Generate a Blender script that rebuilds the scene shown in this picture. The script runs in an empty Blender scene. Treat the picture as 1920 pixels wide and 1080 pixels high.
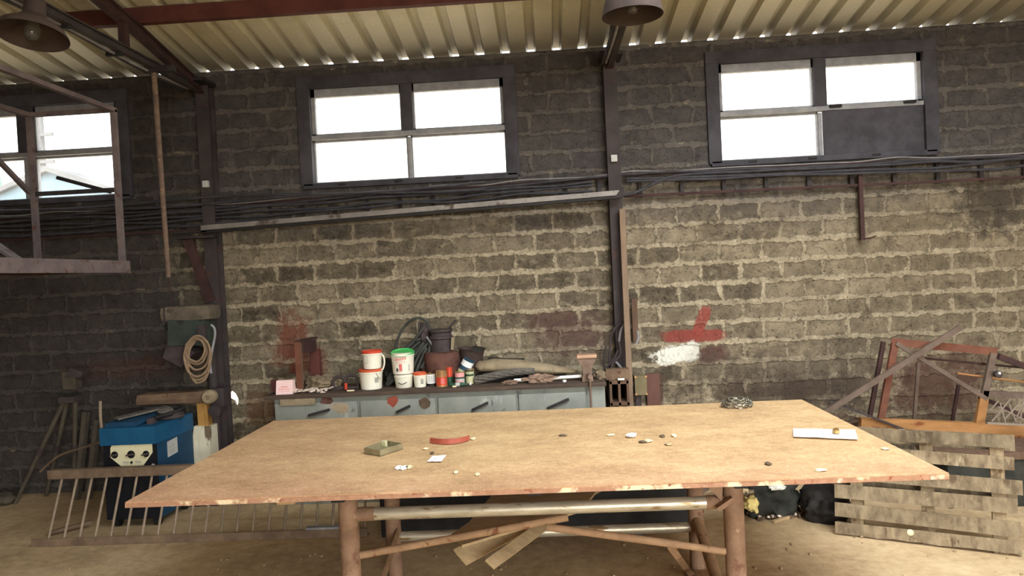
import bpy, bmesh, math, random
from mathutils import Vector, Matrix, Euler, noise
from mathutils.geometry import tessellate_polygon
V = Vector
sc = bpy.context.scene
col = sc.collection

# ------------------------------------------------------------------ camera
F = 1387.0; HC = 1.85                       # focal length in px of a 1920 wide frame, eye height
PITCH, YAW, ROLL = 0.0200, 0.047, 0.049
def _basis():
    cy, sy, cp, sp = math.cos(YAW), math.sin(YAW), math.cos(PITCH), math.sin(PITCH)
    f = V((-sy*cp, cy*cp, -sp)); r0 = V((cy, sy, 0)); u0 = r0.cross(f)
    cr, sr = math.cos(ROLL), math.sin(ROLL)
    return f, cr*r0 - sr*u0, cr*u0 + sr*r0
CF, CR, CU = _basis()
cam = bpy.data.objects.new('camera', bpy.data.cameras.new('camera')); col.objects.link(cam)
m3 = Matrix((CR, CU, -CF)).transposed()
cam.matrix_world = Matrix.Translation((0, 0, HC)) @ m3.to_4x4()
cam.data.sensor_width = 36; cam.data.lens = F*36/1920; cam.data.clip_end = 300
sc.camera = cam
# measuring helpers: where the sight line through a photo pixel meets a plane of the room
def ray(px, py): return CF + (px-960)/F*CR + (540-py)/F*CU
def onY(px, py, Y): d = ray(px, py); t = Y/d.y; return V((d.x*t, Y, HC+d.z*t))
def onZ(px, py, Z): d = ray(px, py); t = (Z-HC)/d.z; return V((d.x*t, d.y*t, Z))
def onX(px, py, X): d = ray(px, py); t = X/d.x; return V((X, d.y*t, HC+d.z*t))

# ------------------------------------------------------------------ world, light, exposure
vs = sc.view_settings
vs.view_transform = 'Standard'; vs.look = 'None'; vs.gamma = 1; vs.use_curve_mapping = False
vs.exposure = 2.2
sc.cycles.use_denoising = True
sc.cycles.max_bounces = 10; sc.cycles.diffuse_bounces = 7; sc.cycles.transparent_max_bounces = 12
sc.cycles.sample_clamp_indirect = 8
w = bpy.data.worlds.new('daylight'); sc.world = w; w.use_nodes = True
def build_world():
    nt = w.node_tree; nt.nodes.clear(); N = nt.nodes.new; L = nt.links.new
    out = N('ShaderNodeOutputWorld'); bg = N('ShaderNodeBackground'); tc = N('ShaderNodeTexCoord'); sx = N('ShaderNodeSeparateXYZ')
    L(tc.outputs['Generated'], sx.inputs[0])
    rz = N('ShaderNodeValToRGB'); mz = N('ShaderNodeMath'); mz.operation = 'MULTIPLY_ADD'; mz.inputs[1].default_value = .5; mz.inputs[2].default_value = .5
    L(sx.outputs['Z'], mz.inputs[0]); L(mz.outputs[0], rz.inputs[0])
    e = rz.color_ramp.elements
    e[0].position = .30; e[0].color = (.62, .52, .40, 1)
    e[1].position = .50; e[1].color = (1, .97, .92, 1)
    k = rz.color_ramp.elements.new(.75); k.color = (.90, .94, 1.0, 1)
    # brighter on the sunny yard side (behind the camera)
    ry = N('ShaderNodeMapRange'); ry.inputs[1].default_value = .3; ry.inputs[2].default_value = -.9; ry.inputs[3].default_value = 1.0; ry.inputs[4].default_value = 3.8
    L(sx.outputs['Y'], ry.inputs[0])
    L(rz.outputs[0], bg.inputs['Color']); L(ry.outputs[0], bg.inputs['Strength']); L(bg.outputs[0], out.inputs[0])
build_world()
YW = 6.70                                    # inner face of the block wall
XL, XR, YB = -6.2, 6.4, -6.0                 # side walls and the wall behind the camera
DOOR = (1.0, 6.1, 4.3)                      # big open doorway behind the camera: x0, x1, height
def portal(name, loc, rot, sx, sy):
    l = bpy.data.lights.new(name, 'AREA'); l.shape = 'RECTANGLE'; l.size = sx; l.size_y = sy; l.cycles.is_portal = True
    o = bpy.data.objects.new(name, l); col.objects.link(o); o.location = loc; o.rotation_euler = rot
portal('doorway_daylight', ((DOOR[0]+DOOR[1])/2, YB-.1, DOOR[2]/2), (math.pi/2, 0, 0), DOOR[1]-DOOR[0], DOOR[2])
SKY = (0., 3.8, -.6, 4.2)                   # translucent roof sheets over the table: x0, x1, y0, y1
portal('roof_daylight', ((SKY[0]+SKY[1])/2, (SKY[2]+SKY[3])/2, 4.84-.15*(SKY[2]+SKY[3])/2+.12), (-math.atan(.15), 0, 0), SKY[1]-SKY[0], SKY[3]-SKY[2])
for xc in (-4.77, -1.19, 2.495):
    portal('window_daylight', (xc, YW+.25, 3.2), (-math.pi/2, 0, 0), 1.9, 1.0)

# ------------------------------------------------------------------ material helpers
def lin(c): return tuple((x/255/12.92 if x/255 <= .04045 else ((x/255+.055)/1.055)**2.4) for x in c)
class NT:
    def __init__(s, name):
        s.m = bpy.data.materials.new(name); s.m.use_nodes = True; s.t = s.m.node_tree
        s.b = s.t.nodes['Principled BSDF']; s.out = s.t.nodes['Material Output']
        tc = s.t.nodes.new('ShaderNodeTexCoord'); s.P = tc.outputs['Object']
    def n(s, t): return s.t.nodes.new('ShaderNode'+t)
    def put(s, sock, v):
        if isinstance(v, (int, float)): sock.default_value = v
        elif isinstance(v, (tuple, list)): sock.default_value = (*v, 1) if len(v) == 3 and sock.type == 'RGBA' else v
        else: s.t.links.new(v, sock)
    def math(s, op, a, b=0., c=0., clamp=False):
        k = s.n('Math'); k.operation = op; k.use_clamp = clamp
        for i, v in enumerate((a, b, c)): s.put(k.inputs[i], v)
        return k.outputs[0]
    def noise(s, scale, detail=5, rough=.55, vec=None, dist=0, colour=False):
        k = s.n('TexNoise'); k.inputs['Scale'].default_value = scale; k.inputs['Detail'].default_value = detail
        k.inputs['Roughness'].default_value = rough; k.inputs['Distortion'].default_value = dist
        s.t.links.new(vec if vec is not None else s.P, k.inputs['Vector'])
        return k.outputs['Color' if colour else 'Fac']
    def mapping(s, scale=(1, 1, 1), loc=(0, 0, 0), rot=(0, 0, 0), vec=None):
        k = s.n('Mapping'); k.inputs['Scale'].default_value = scale; k.inputs['Location'].default_value = loc; k.inputs['Rotation'].default_value = rot
        s.t.links.new(vec if vec is not None else s.P, k.inputs['Vector']); return k.outputs[0]
    def ramp(s, fac, stops):
        k = s.n('ValToRGB'); e = k.color_ramp.elements
        while len(e) < len(stops): e.new(.5)
        for q, (p, c) in zip(e, stops):
            q.position = p; q.color = (*lin(c), 1) if isinstance(c, tuple) else (c, c, c, 1)
        s.put(k.inputs[0], fac); return k.outputs[0]
    def rng(s, v, a, b, c=0., d=1.):
        k = s.n('MapRange'); k.clamp = True
        for i, x in enumerate((v, a, b, c, d)): s.put(k.inputs[i], x)
        return k.outputs[0]
    def mix(s, f, a, b, mode='MIX'):
        k = s.n('Mix'); k.data_type = 'RGBA'; k.blend_type = mode
        s.put(k.inputs['Factor'], f)
        for nme, v in (('A', a), ('B', b)):
            sock = [i for i in k.inputs if i.name == nme and i.type == 'RGBA'][0]
            s.put(sock, lin(v) if isinstance(v, tuple) and max(v) > 1.01 else v)
        return [o for o in k.outputs if o.type == 'RGBA'][0]
    def sep(s, vec=None):
        k = s.n('SeparateXYZ'); s.t.links.new(vec if vec is not None else s.P, k.inputs[0]); return k.outputs
    def bump(s, h, strength=.3, dist=.02):
        k = s.n('Bump'); k.inputs['Strength'].default_value = strength; k.inputs['Distance'].default_value = dist
        s.t.links.new(h, k.inputs['Height']); s.t.links.new(k.outputs[0], s.b.inputs['Normal'])
    def fin(s, colr, rough=.85, metal=0., spec=.3):
        s.put(s.b.inputs['Base Color'], lin(colr) if isinstance(colr, tuple) and max(colr) > 1.01 else colr)
        s.put(s.b.inputs['Roughness'], rough); s.put(s.b.inputs['Metallic'], metal); s.b.inputs['Specular IOR Level'].default_value = spec
        return s.m
MATS = {}
def surf(name, c1, c2, scale=9, rough=.85, metal=0., bump=.25, spots=None, stretch=(1, 1, 1), spec=.3, bscale=40, vary=0.):
    """mottled worn surface: two tones by noise, optional spots = [(colour, scale, threshold)]"""
    k = NT(name); v = k.mapping(stretch)
    n1 = k.noise(scale, 6, .62, v)
    c = k.ramp(n1, [(.33, c1), (.67, c2)])
    for i, (cc, sca, th) in enumerate(spots or []):
        n2 = k.noise(sca, 5, .6, k.mapping(stretch, (3.1*i+1, 7.7, 2.3)))
        c = k.mix(k.rng(n2, th, th+.06), c, cc)
    if vary:                                   # each piece of wood has its own tone
        oi = k.n('ObjectInfo'); g = k.rng(oi.outputs['Random'], 0, 1, 1-vary, 1+vary); cc = k.n('CombineXYZ')
        for q in range(3): k.put(cc.inputs[q], g)
        c = k.mix(1., c, cc.outputs[0], 'MULTIPLY')
    k.bump(k.noise(bscale, 4, .6, v), bump, .006)
    MATS[name] = k.fin(c, rough, metal, spec); return MATS[name]
S = surf
S('rust_dark', (56, 38, 36), (78, 54, 50), 7, .8, .1, .3)
S('rust_beam', (78, 42, 38), (100, 56, 50), 5, .75, .1, .25)
S('steel_black', (46, 42, 42), (66, 60, 58), 8, .7, .2, .25)
S('column_paint', (56, 50, 50), (76, 68, 66), 5, .75, .15, .3, [((80, 58, 52), 9, .62)])
S('frame_sooty', (56, 54, 58), (76, 74, 79), 6, .8, 0, .2)
S('sash_grey', (128, 128, 132), (158, 158, 158), 9, .7, 0, .2)
S('cage_steel', (98, 88, 88), (126, 112, 108), 8, .7, .15, .25, [((95, 66, 58), 14, .6)])
S('pipe_rust', (92, 76, 66), (130, 108, 90), 12, .75, .1, .3, [((168, 136, 104), 20, .62)])
S('leg_rust', (122, 94, 74), (152, 122, 97), 10, .8, .05, .4, [((108, 74, 56), 5, .58), ((178, 148, 116), 30, .66)])
S('brace_rust', (142, 112, 84), (168, 136, 104), 14, .8, .05, .3, [((122, 80, 54), 12, .6)])
S('galvanised', (176, 168, 146), (214, 206, 184), 7, .38, .55, .12, [((150, 124, 88), 5, .58)], (1, 4, 4))
S('plate_edge', (158, 116, 90), (182, 140, 110), 22, .85, 0, .5, [((232, 212, 172), 5, .57), ((150, 92, 66), 30, .6), ((236, 204, 176), 12, .62)])
S('bench_paint', (132, 136, 128), (158, 159, 148), 5, .6, .1, .15, [((178, 180, 168), 4, .60), ((104, 106, 98), 8, .63)], (1, 1, .6))
S('bench_board', (64, 52, 46), (96, 80, 66), 10, .85, 0, .4, (), (.3, 1, 1))
S('plastic_white', (232, 226, 202), (244, 240, 222), 4, .45, 0, .05, [((214, 204, 172), 9, .62)])
S('lid_red', (206, 66, 44), (222, 88, 60), 5, .45, 0, .05)
S('lid_orange', (204, 84, 50), (220, 110, 70), 5, .45, 0, .05)
S('lid_green', (60, 176, 84), (82, 196, 104), 5, .42, 0, .05)
S('print_red', (214, 104, 100), (226, 130, 124), 40, .5, 0, 0)
S('print_pink', (226, 150, 150), (236, 176, 170), 40, .5, 0, 0)
S('print_grey', (150, 150, 140), (184, 182, 168), 40, .5, 0, 0)
S('print_dark', (58, 50, 48), (84, 76, 70), 40, .6, 0, 0)
S('rubber_hose', (48, 50, 46), (76, 78, 70), 12, .6, 0, .15)
S('rubber_black', (28, 26, 25), (44, 41, 38), 10, .65, 0, .15)
S('cable_sooty', (48, 46, 50), (70, 68, 72), 9, .7, 0, .1)
S('cable_grey', (120, 116, 116), (146, 142, 140), 9, .7, 0, .1)
S('cast_rust', (86, 58, 50), (112, 78, 66), 9, .85, .1, .5, [((74, 46, 40), 16, .58)])
S('cast_dark', (58, 50, 50), (84, 74, 72), 9, .8, .15, .3)
S('bowl_dark', (66, 54, 50), (92, 76, 68), 9, .85, 0, .3)
S('canvas', (134, 120, 96), (160, 144, 116), 12, .95, 0, .4, [((104, 92, 74), 8, .6)])
S('rope_grey', (84, 80, 74), (116, 110, 100), 30, .95, 0, .5)
S('paper_brown', (126, 104, 88), (158, 132, 112), 20, .9, 0, .5)
S('paper_white', (240, 240, 238), (248, 248, 246), 6, .8, 0, .08)
S('paper_pink', (244, 206, 200), (250, 218, 212), 6, .8, 0, .05)
S('scrap_cream', (226, 206, 160), (240, 224, 186), 16, .85, 0, .2)
S('tube_white', (236, 238, 226), (246, 248, 238), 4, .4, 0, .02)
S('rag_dusty', (112, 98, 78), (146, 130, 104), 12, .95, 0, .5, [((84, 74, 60), 14, .58)])
S('vise_steel', (112, 92, 78), (146, 122, 104), 10, .65, .3, .3)
S('vise_top', (176, 140, 112), (198, 162, 132), 14, .6, .2, .3)
S('wood_dark', (84, 64, 50), (112, 88, 70), 6, .85, 0, .3, (), (4, 4, .5))
S('wood_post', (116, 98, 80), (144, 120, 98), 6, .85, 0, .3, [((180, 128, 92), 3, .6)], (4, 4, .6))
S('wood_tan', (168, 138, 98), (194, 162, 118), 6, .85, 0, .3, (), (.8, 3, 3))
S('wood_redbrown', (92, 62, 54), (112, 80, 68), 5, .85, 0, .3, (), (4, 4, .6))
S('box_olive', (112, 102, 74), (134, 122, 92), 9, .85, 0, .3)
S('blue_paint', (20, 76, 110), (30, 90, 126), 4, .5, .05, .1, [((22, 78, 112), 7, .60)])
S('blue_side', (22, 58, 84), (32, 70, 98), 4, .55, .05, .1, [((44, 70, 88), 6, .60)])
S('black_panel', (16, 17, 22), (26, 27, 33), 6, .5, 0, .1)
S('panel_cream', (214, 206, 166), (228, 222, 184), 9, .6, 0, .05, [((176, 164, 120), 14, .60)])
S('sticker_white', (176, 176, 172), (192, 192, 186), 9, .6, 0, .02)
S('brass_old', (176, 132, 72), (206, 160, 92), 9, .5, .3, .2, [((132, 84, 50), 8, .58)], (3, 3, .6))
S('peeling_white', (206, 200, 172), (226, 220, 194), 7, .7, 0, .4, [((112, 96, 76), 5, .57)], (2, 2, .6))
S('drill_green', (50, 56, 52), (68, 76, 70), 6, .6, .15, .2, [((50, 48, 46), 7, .58)])
S('drill_cover', (84, 76, 64), (114, 103, 88), 7, .85, 0, .4, [((72, 66, 58), 8, .6)])
S('rope_beige', (128, 106, 84), (156, 132, 106), 20, .85, 0, .2)
S('iron_brown', (100, 80, 64), (132, 108, 84), 9, .8, .15, .35, [((86, 58, 44), 12, .6)])
S('rack_steel', (104, 86, 70), (136, 114, 92), 9, .75, .15, .3)
S('rack_bar', (128, 112, 94), (156, 138, 116), 9, .7, .15, .2)
S('tripod_wood', (66, 60, 50), (92, 84, 70), 8, .85, 0, .3)
S('orange_rust', (150, 106, 62), (176, 128, 80), 7, .85, .05, .4, [((122, 70, 40), 6, .58)], (.6, 2, 2))
S('red_rust', (98, 62, 47), (124, 80, 61), 7, .85, .05, .4, [((110, 62, 44), 9, .58)])
S('grey_rust', (92, 77, 66), (114, 97, 84), 9, .8, .1, .3)
S('wire_grey', (126, 112, 98), (152, 138, 120), 9, .7, .2, .1)
S('pallet_wood', (94, 80, 61), (143, 127, 100), 9, .9, 0, .6, [((90, 75, 56), 5, .58), ((160, 146, 118), 8, .66)], (2, 2, .8), vary=.22)
S('pallet_stringer', (112, 95, 72), (148, 129, 99), 9, .9, 0, .5, [((98, 80, 58), 6, .58)], (2, 2, 1), vary=.12)
S('plank_pale', (166, 142, 106), (188, 164, 126), 6, .85, 0, .3, (), (1, 4, 4))
S('tray_steel', (132, 124, 96), (164, 154, 122), 10, .5, .35, .2, [((112, 98, 72), 9, .6)])
S('strip_red', (140, 66, 50), (164, 84, 64), 12, .6, 0, .15)
S('chain_steel', (120, 116, 104), (176, 170, 152), 40, .35, .7, .1)
S('brass_nut', (150, 120, 70), (180, 150, 96), 30, .35, .6, .1)
S('lamp_brown', (56, 46, 42), (76, 62, 54), 8, .75, .1, .25)
S('tarp_black', (34, 35, 30), (54, 54, 46), 10, .8, 0, .5)
S('foam_yellow', (216, 196, 122), (232, 216, 148), 14, .9, 0, .5)
S('scrap_dark', (84, 70, 56), (112, 94, 74), 18, .85, .1, .5)
S('can_red', (204, 70, 48), (222, 92, 62), 9, .4, .2, .08)
S('can_rim', (170, 126, 84), (190, 148, 100), 12, .4, .4, .1)
S('jar_green', (36, 66, 48), (52, 84, 62), 9, .3, 0, .05)
S('can_cream', (184, 180, 140), (206, 202, 160), 9, .5, 0, .05)
S('can_blue', (40, 66, 84), (54, 84, 100), 9, .5, 0, .05)
S('flock_white', (214, 196, 178), (236, 220, 204), 30, .9, 0, .5)
S('bar_grey', (112, 106, 102), (150, 144, 136), 3, .5, .3, .15, [((86, 74, 66), 4, .58)])
S('flake_paint', (158, 140, 114), (176, 160, 134), 12, .85, 0, .2)
S('floor_crumb', (136, 114, 86), (176, 152, 118), 18, .9, 0, .3)
S('yard', (182, 164, 134), (204, 186, 156), .6, .95, 0, .1)
S('shed_wall', (72, 88, 98), (84, 100, 108), 2, .8, 0, .1, (), (6, 6, .3))
S('shed_roof', (66, 66, 66), (78, 76, 74), 2, .8, 0, .1)
S('plain_render', (150, 138, 118), (170, 158, 136), 3, .9, 0, .2)
S('grime_wall', (72, 64, 54), (92, 82, 68), 3, .9, 0, .3)

def glass_mat():
    k = NT('dusty_glass'); t = k.t; tr = k.n('BsdfTransparent'); tr.inputs[0].default_value = (.97, .98, .98, 1)
    tl = k.n('BsdfTranslucent'); tl.inputs[0].default_value = (.8, .82, .84, 1); gl = k.n('BsdfGlossy'); gl.inputs['Roughness'].default_value = .08
    m1 = k.n('MixShader'); m2 = k.n('MixShader'); m1.inputs[0].default_value = .05
    t.links.new(k.rng(k.noise(3, 6, .65), .35, .8, .03, .10), m2.inputs[0])
    t.links.new(tr.outputs[0], m1.inputs[1]); t.links.new(gl.outputs[0], m1.inputs[2])
    t.links.new(m1.outputs[0], m2.inputs[1]); t.links.new(tl.outputs[0], m2.inputs[2]); t.links.new(m2.outputs[0], k.out.inputs[0])
    MATS['dusty_glass'] = k.m
    b = NT('bulb_glass'); b.b.inputs['Transmission Weight'].default_value = .85; MATS['bulb_glass'] = b.fin((170, 166, 156), .06, 0, .5)
glass_mat()

def wall_mat():
    k = NT('block_wall'); X, Y, Z = k.sep()
    wv = k.n('VectorMath'); wv.operation = 'SUBTRACT'; wv.inputs[1].default_value = (.5, .5, .5)
    k.t.links.new(k.noise(5.5, 4, .6, None, 0, True), wv.inputs[0])
    wx, wy, wz = k.sep(wv.outputs[0])
    wv2 = k.n('VectorMath'); wv2.operation = 'SUBTRACT'; wv2.inputs[1].default_value = (.5, .5, .5)
    k.t.links.new(k.noise(21, 3, .6, None, 0, True), wv2.inputs[0])
    vx, vy, vz = k.sep(wv2.outputs[0])
    bx = k.math('ADD', k.math('ADD', X, 2.287-.366*40), k.math('MULTIPLY_ADD', wx, .095, k.math('MULTIPLY', vx, .055)))
    bz = k.math('ADD', k.math('ADD', Z, -1.498+.178*40), k.math('MULTIPLY_ADD', wz, .07, k.math('MULTIPLY', vz, .045)))
    cv = k.n('CombineXYZ'); k.put(cv.inputs[0], bx); k.put(cv.inputs[1], bz)
    br = k.n('TexBrick'); k.t.links.new(cv.outputs[0], br.inputs['Vector'])
    br.offset = .5; br.inputs['Scale'].default_value = 1; br.inputs['Brick Width'].default_value = .366; br.inputs['Row Height'].default_value = .178
    br.inputs['Mortar Size'].default_value = .052; br.inputs['Mortar Smooth'].default_value = 1.0; br.inputs['Bias'].default_value = 0
    br.inputs['Color1'].default_value = (0, 0, 0, 1); br.inputs['Color2'].default_value = (1, 1, 1, 1); br.inputs['Mortar'].default_value = (.5, .5, .5, 1)
    hb = k.n('TexBrick'); k.t.links.new(cv.outputs[0], hb.inputs['Vector']); hb.offset = 0
    for nm, vv in (('Scale', 1), ('Brick Width', 500), ('Row Height', .178), ('Mortar Size', .052), ('Mortar Smooth', 1)): hb.inputs[nm].default_value = vv
    tint = br.outputs['Color']; n1 = k.noise(11, 7, .68); n2 = k.noise(2.2, 5, .6); n3 = k.noise(34, 5, .65)
    rag = k.math('ADD', k.math('MULTIPLY_ADD', n1, 1.5, -.75), k.math('MULTIPLY_ADD', n2, .9, -.45))
    vj = k.rng(k.math('ADD', br.outputs['Fac'], rag), .62, .86)
    hj = k.rng(k.math('ADD', hb.outputs['Fac'], rag), .46, .74)
    mort = k.math('MAXIMUM', hj, k.math('MULTIPLY', vj, k.rng(k.noise(4.2, 4, .6, k.mapping((1, 1, 1), (3, 1, 8))), .36, .58, .45, 1)))
    block = k.ramp(k.math('ADD', k.math('MULTIPLY', tint, .34), k.math('MULTIPLY_ADD', n1, .75, k.math('MULTIPLY_ADD', n3, .3, -.22))), [(.25, (74, 66, 54)), (.5, (116, 105, 86)), (.8, (158, 144, 119))])
    mcol = k.ramp(k.math('MULTIPLY_ADD', n3, .6, k.math('MULTIPLY', n1, .4)), [(.34, (134, 123, 101)), (.5, (166, 153, 127)), (.68, (198, 185, 157))])
    # mortar smeared over the block faces in places, and missing in others
    mf = k.math('MULTIPLY', mort, k.rng(n2, .32, .55, .45, 1.0))
    smear = k.math('MULTIPLY', k.rng(k.noise(7, 6, .7, k.mapping((1, 1, 1.8), (5, 0, 1))), .54, .70), .6)
    mf = k.math('MAXIMUM', mf, smear)
    c = k.mix(mf, block, mcol)
    c = k.mix(k.math('MULTIPLY', k.rng(X, 1.0, 3.2), .42), c, k.ramp(n1, [(.3, (104, 92, 72)), (.7, (142, 127, 100))]))
    blot = k.math('MULTIPLY', k.rng(k.noise(4.6, 7, .72, k.mapping((1, 1, 1.3), (2, 6, 3))), .56, .68), k.rng(X, -2.5, 2.5, .45, .8))
    c = k.mix(blot, c, (74, 64, 50))
    pits = k.rng(k.noise(48, 4, .6), .60, .70)
    c = k.mix(k.math('MULTIPLY', pits, .55), c, (52, 46, 38))
    # soot on the upper wall, dirt and painted-in shade in the left bay, ragged edges
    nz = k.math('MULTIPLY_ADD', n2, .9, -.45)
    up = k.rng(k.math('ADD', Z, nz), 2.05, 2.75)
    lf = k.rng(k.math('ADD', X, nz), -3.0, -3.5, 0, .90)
    darken = k.math('MAXIMUM', k.math('MULTIPLY', up, .93), lf)
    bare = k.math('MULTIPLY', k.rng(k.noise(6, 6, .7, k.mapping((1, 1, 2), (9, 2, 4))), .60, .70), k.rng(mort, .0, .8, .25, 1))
    soot_shade = k.math('MULTIPLY', darken, k.math('SUBTRACT', 1, k.math('MULTIPLY', bare, .75)))
    soot_shade_c = k.mix(k.math('MULTIPLY', mf, .4), k.ramp(n1, [(.3, (60, 57, 57)), (.7, (83, 79, 77))]), (106, 101, 97))
    c = k.mix(soot_shade, c, soot_shade_c)
    c = k.mix(k.math('MULTIPLY', lf, .45), c, (44, 38, 33))  # further shade put into the colour of the left bay
    # painted and stained patches with shapes of their own (centre, half size, angle, colour, opacity)
    def patch(c, px, py, hw, hh, ang, colr, op, soft=.25, rag=.35):
        p = onY(px, py, YW); a = math.radians(ang)
        dx = k.math('SUBTRACT', X, p.x); dz = k.math('SUBTRACT', Z, p.z)
        u = k.math('ADD', k.math('MULTIPLY', dx, math.cos(a)/hw), k.math('MULTIPLY', dz, math.sin(a)/hw))
        v = k.math('ADD', k.math('MULTIPLY', dx, -math.sin(a)/hh), k.math('MULTIPLY', dz, math.cos(a)/hh))
        r = k.math('POWER', k.math('ADD', k.math('POWER', k.math('ABSOLUTE', u), 4), k.math('POWER', k.math('ABSOLUTE', v), 4)), .25)
        r = k.math('ADD', r, k.math('MULTIPLY_ADD', n1, rag*2, -rag))
        f = k.math('MULTIPLY', k.rng(r, 1, 1-soft), op)
        return k.mix(f, c, colr)
    mar = (82, 54, 50)
    c = patch(c, 1075, 625, .42, .24, 3, (88, 66, 60), .72, .6, .7)
    c = patch(c, 1035, 600, .30, .10, 3, (84, 60, 56), .6, .5, .6)
    c = patch(c, 545, 640, .18, .30, -20, (122, 74, 58), .85, .5, .9)
    c = patch(c, 575, 680, .20, .16, 0, (116, 60, 46), .7, .5, .9)
    c = patch(c, 495, 765, .22, .20, 0, (104, 72, 48), .6, .5, .9)
    c = patch(c, 1335, 664, .15, .09, 4, mar, .85, .3, .4)
    c = patch(c, 1300, 630, .30, .062, -1, (138, 66, 58), .88, .2, .3)
    c = patch(c, 1315, 604, .058, .17, -22, (142, 70, 60), .88, .2, .3)
    c = patch(c, 1270, 664, .21, .088, 8, (232, 230, 214), .97, .2, .95)
    c = patch(c, 1380, 735, .09, .24, 0, (76, 60, 52), .7, .4, .9)
    c = patch(c, 1485, 735, .12, .22, 0, (72, 56, 48), .7, .4, .9)
    c = patch(c, 1500, 705, 1.25, .36, 0, (86, 76, 64), .70, .8, .9)
    c = patch(c, 1480, 738, 1.0, .20, 0, (70, 58, 50), .70, .6, 1.0)
    c = patch(c, 1760, 720, .52, .34, 0, (84, 56, 48), .75, .5, .8)
    c = patch(c, 1860, 385, .34, .30, 0, (66, 58, 48), .8, .5, 1.0)
    c = patch(c, 1232, 733, .06, .18, 0, (92, 68, 60), .8, .2, .2)
    c = patch(c, 230, 690, .65, .12, 0, (84, 56, 48), .5, .5, .9)
    h = k.math('ADD', k.math('MULTIPLY', mort, .5), k.math('ADD', k.math('MULTIPLY', n1, .5), k.math('MULTIPLY_ADD', n3, .35, k.math('MULTIPLY', pits, -.3))))
    k.bump(h, .75, .03)
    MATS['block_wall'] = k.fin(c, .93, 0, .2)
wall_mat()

def floor_mat():
    k = NT('dusty_concrete'); n1 = k.noise(1.1, 7, .62); n2 = k.noise(14, 7, .7); n3 = k.noise(70, 4, .6)
    c = k.ramp(k.math('MULTIPLY_ADD', n1, .62, k.math('MULTIPLY', n2, .38)), [(.38, (160, 136, 102)), (.5, (190, 164, 125)), (.62, (212, 187, 147))])
    c = k.mix(k.math('MULTIPLY', k.rng(k.noise(3.4, 6, .7, k.mapping((1, 2, 1), (4, 4, 0))), .57, .68), .5), c, (140, 116, 86))
    c = k.mix(k.math('MULTIPLY', k.rng(n3, .64, .72), .6), c, (196, 176, 140))
    k.bump(k.math('MULTIPLY_ADD', n2, .7, k.math('MULTIPLY', n3, .3)), .4, .012)
    MATS['dusty_concrete'] = k.fin(c, .92, 0, .2)
floor_mat()
def table_mat():
    k = NT('dusty_tabletop'); X, Y, Z = k.sep(); v = k.mapping((.85, 1.3, 1))
    n1 = k.noise(2.4, 8, .72, v); n2 = k.noise(22, 7, .75, v); n3 = k.noise(85, 4, .7)
    t = k.math('ADD', k.math('MULTIPLY_ADD', n1, .45, k.math('MULTIPLY', n2, .35)), k.math('MULTIPLY', n3, .2))
    tan = k.ramp(t, [(.38, (160, 130, 92)), (.5, (190, 157, 113)), (.61, (212, 180, 134))])
    red = k.ramp(t, [(.38, (154, 112, 84)), (.5, (184, 140, 107)), (.61, (208, 166, 130))])
    # trodden reddish plate shows through the dust along the front and left
    f = k.math('ADD', k.rng(Y, -.25, -.95, 0, .9), k.rng(X, -.6, -1.9, 0, .5), 0, True)
    c = k.mix(k.math('MULTIPLY', f, k.rng(n2, .3, .62, .55, 1)), tan, red)
    c = k.mix(k.math('MULTIPLY', k.rng(n3, .58, .68), .6), c, (222, 196, 154))
    c = k.mix(k.math('MULTIPLY', k.rng(k.noise(9, 6, .75, k.mapping((.5, 2.2, 1), (2, 8, 0))), .60, .70), .5), c, (120, 90, 62))
    k.bump(k.math('MULTIPLY_ADD', n2, .6, k.math('MULTIPLY', n3, .4)), .3, .006)
    MATS['dusty_tabletop'] = k.fin(c, .88, 0, .25)
table_mat()
def roof_mat():
    k = NT('cream_roof_sheet'); X, Y, Z = k.sep(); n1 = k.noise(1.6, 6, .6); n2 = k.noise(40, 5, .7)
    c = k.ramp(k.math('MULTIPLY_ADD', n1, .7, k.math('MULTIPLY', n2, .3)), [(.36, (196, 189, 160)), (.52, (216, 210, 182)), (.66, (230, 225, 200))])
    darken = k.math('MULTIPLY', k.rng(k.math('ADD', Y, k.math('MULTIPLY', n1, .7)), 6.3, 7.05), .75)   # greyer towards the eave
    c = k.mix(darken, c, (92, 90, 90))
    MATS['cream_roof_sheet'] = k.fin(c, .5, 0, .35)
roof_mat()

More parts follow.
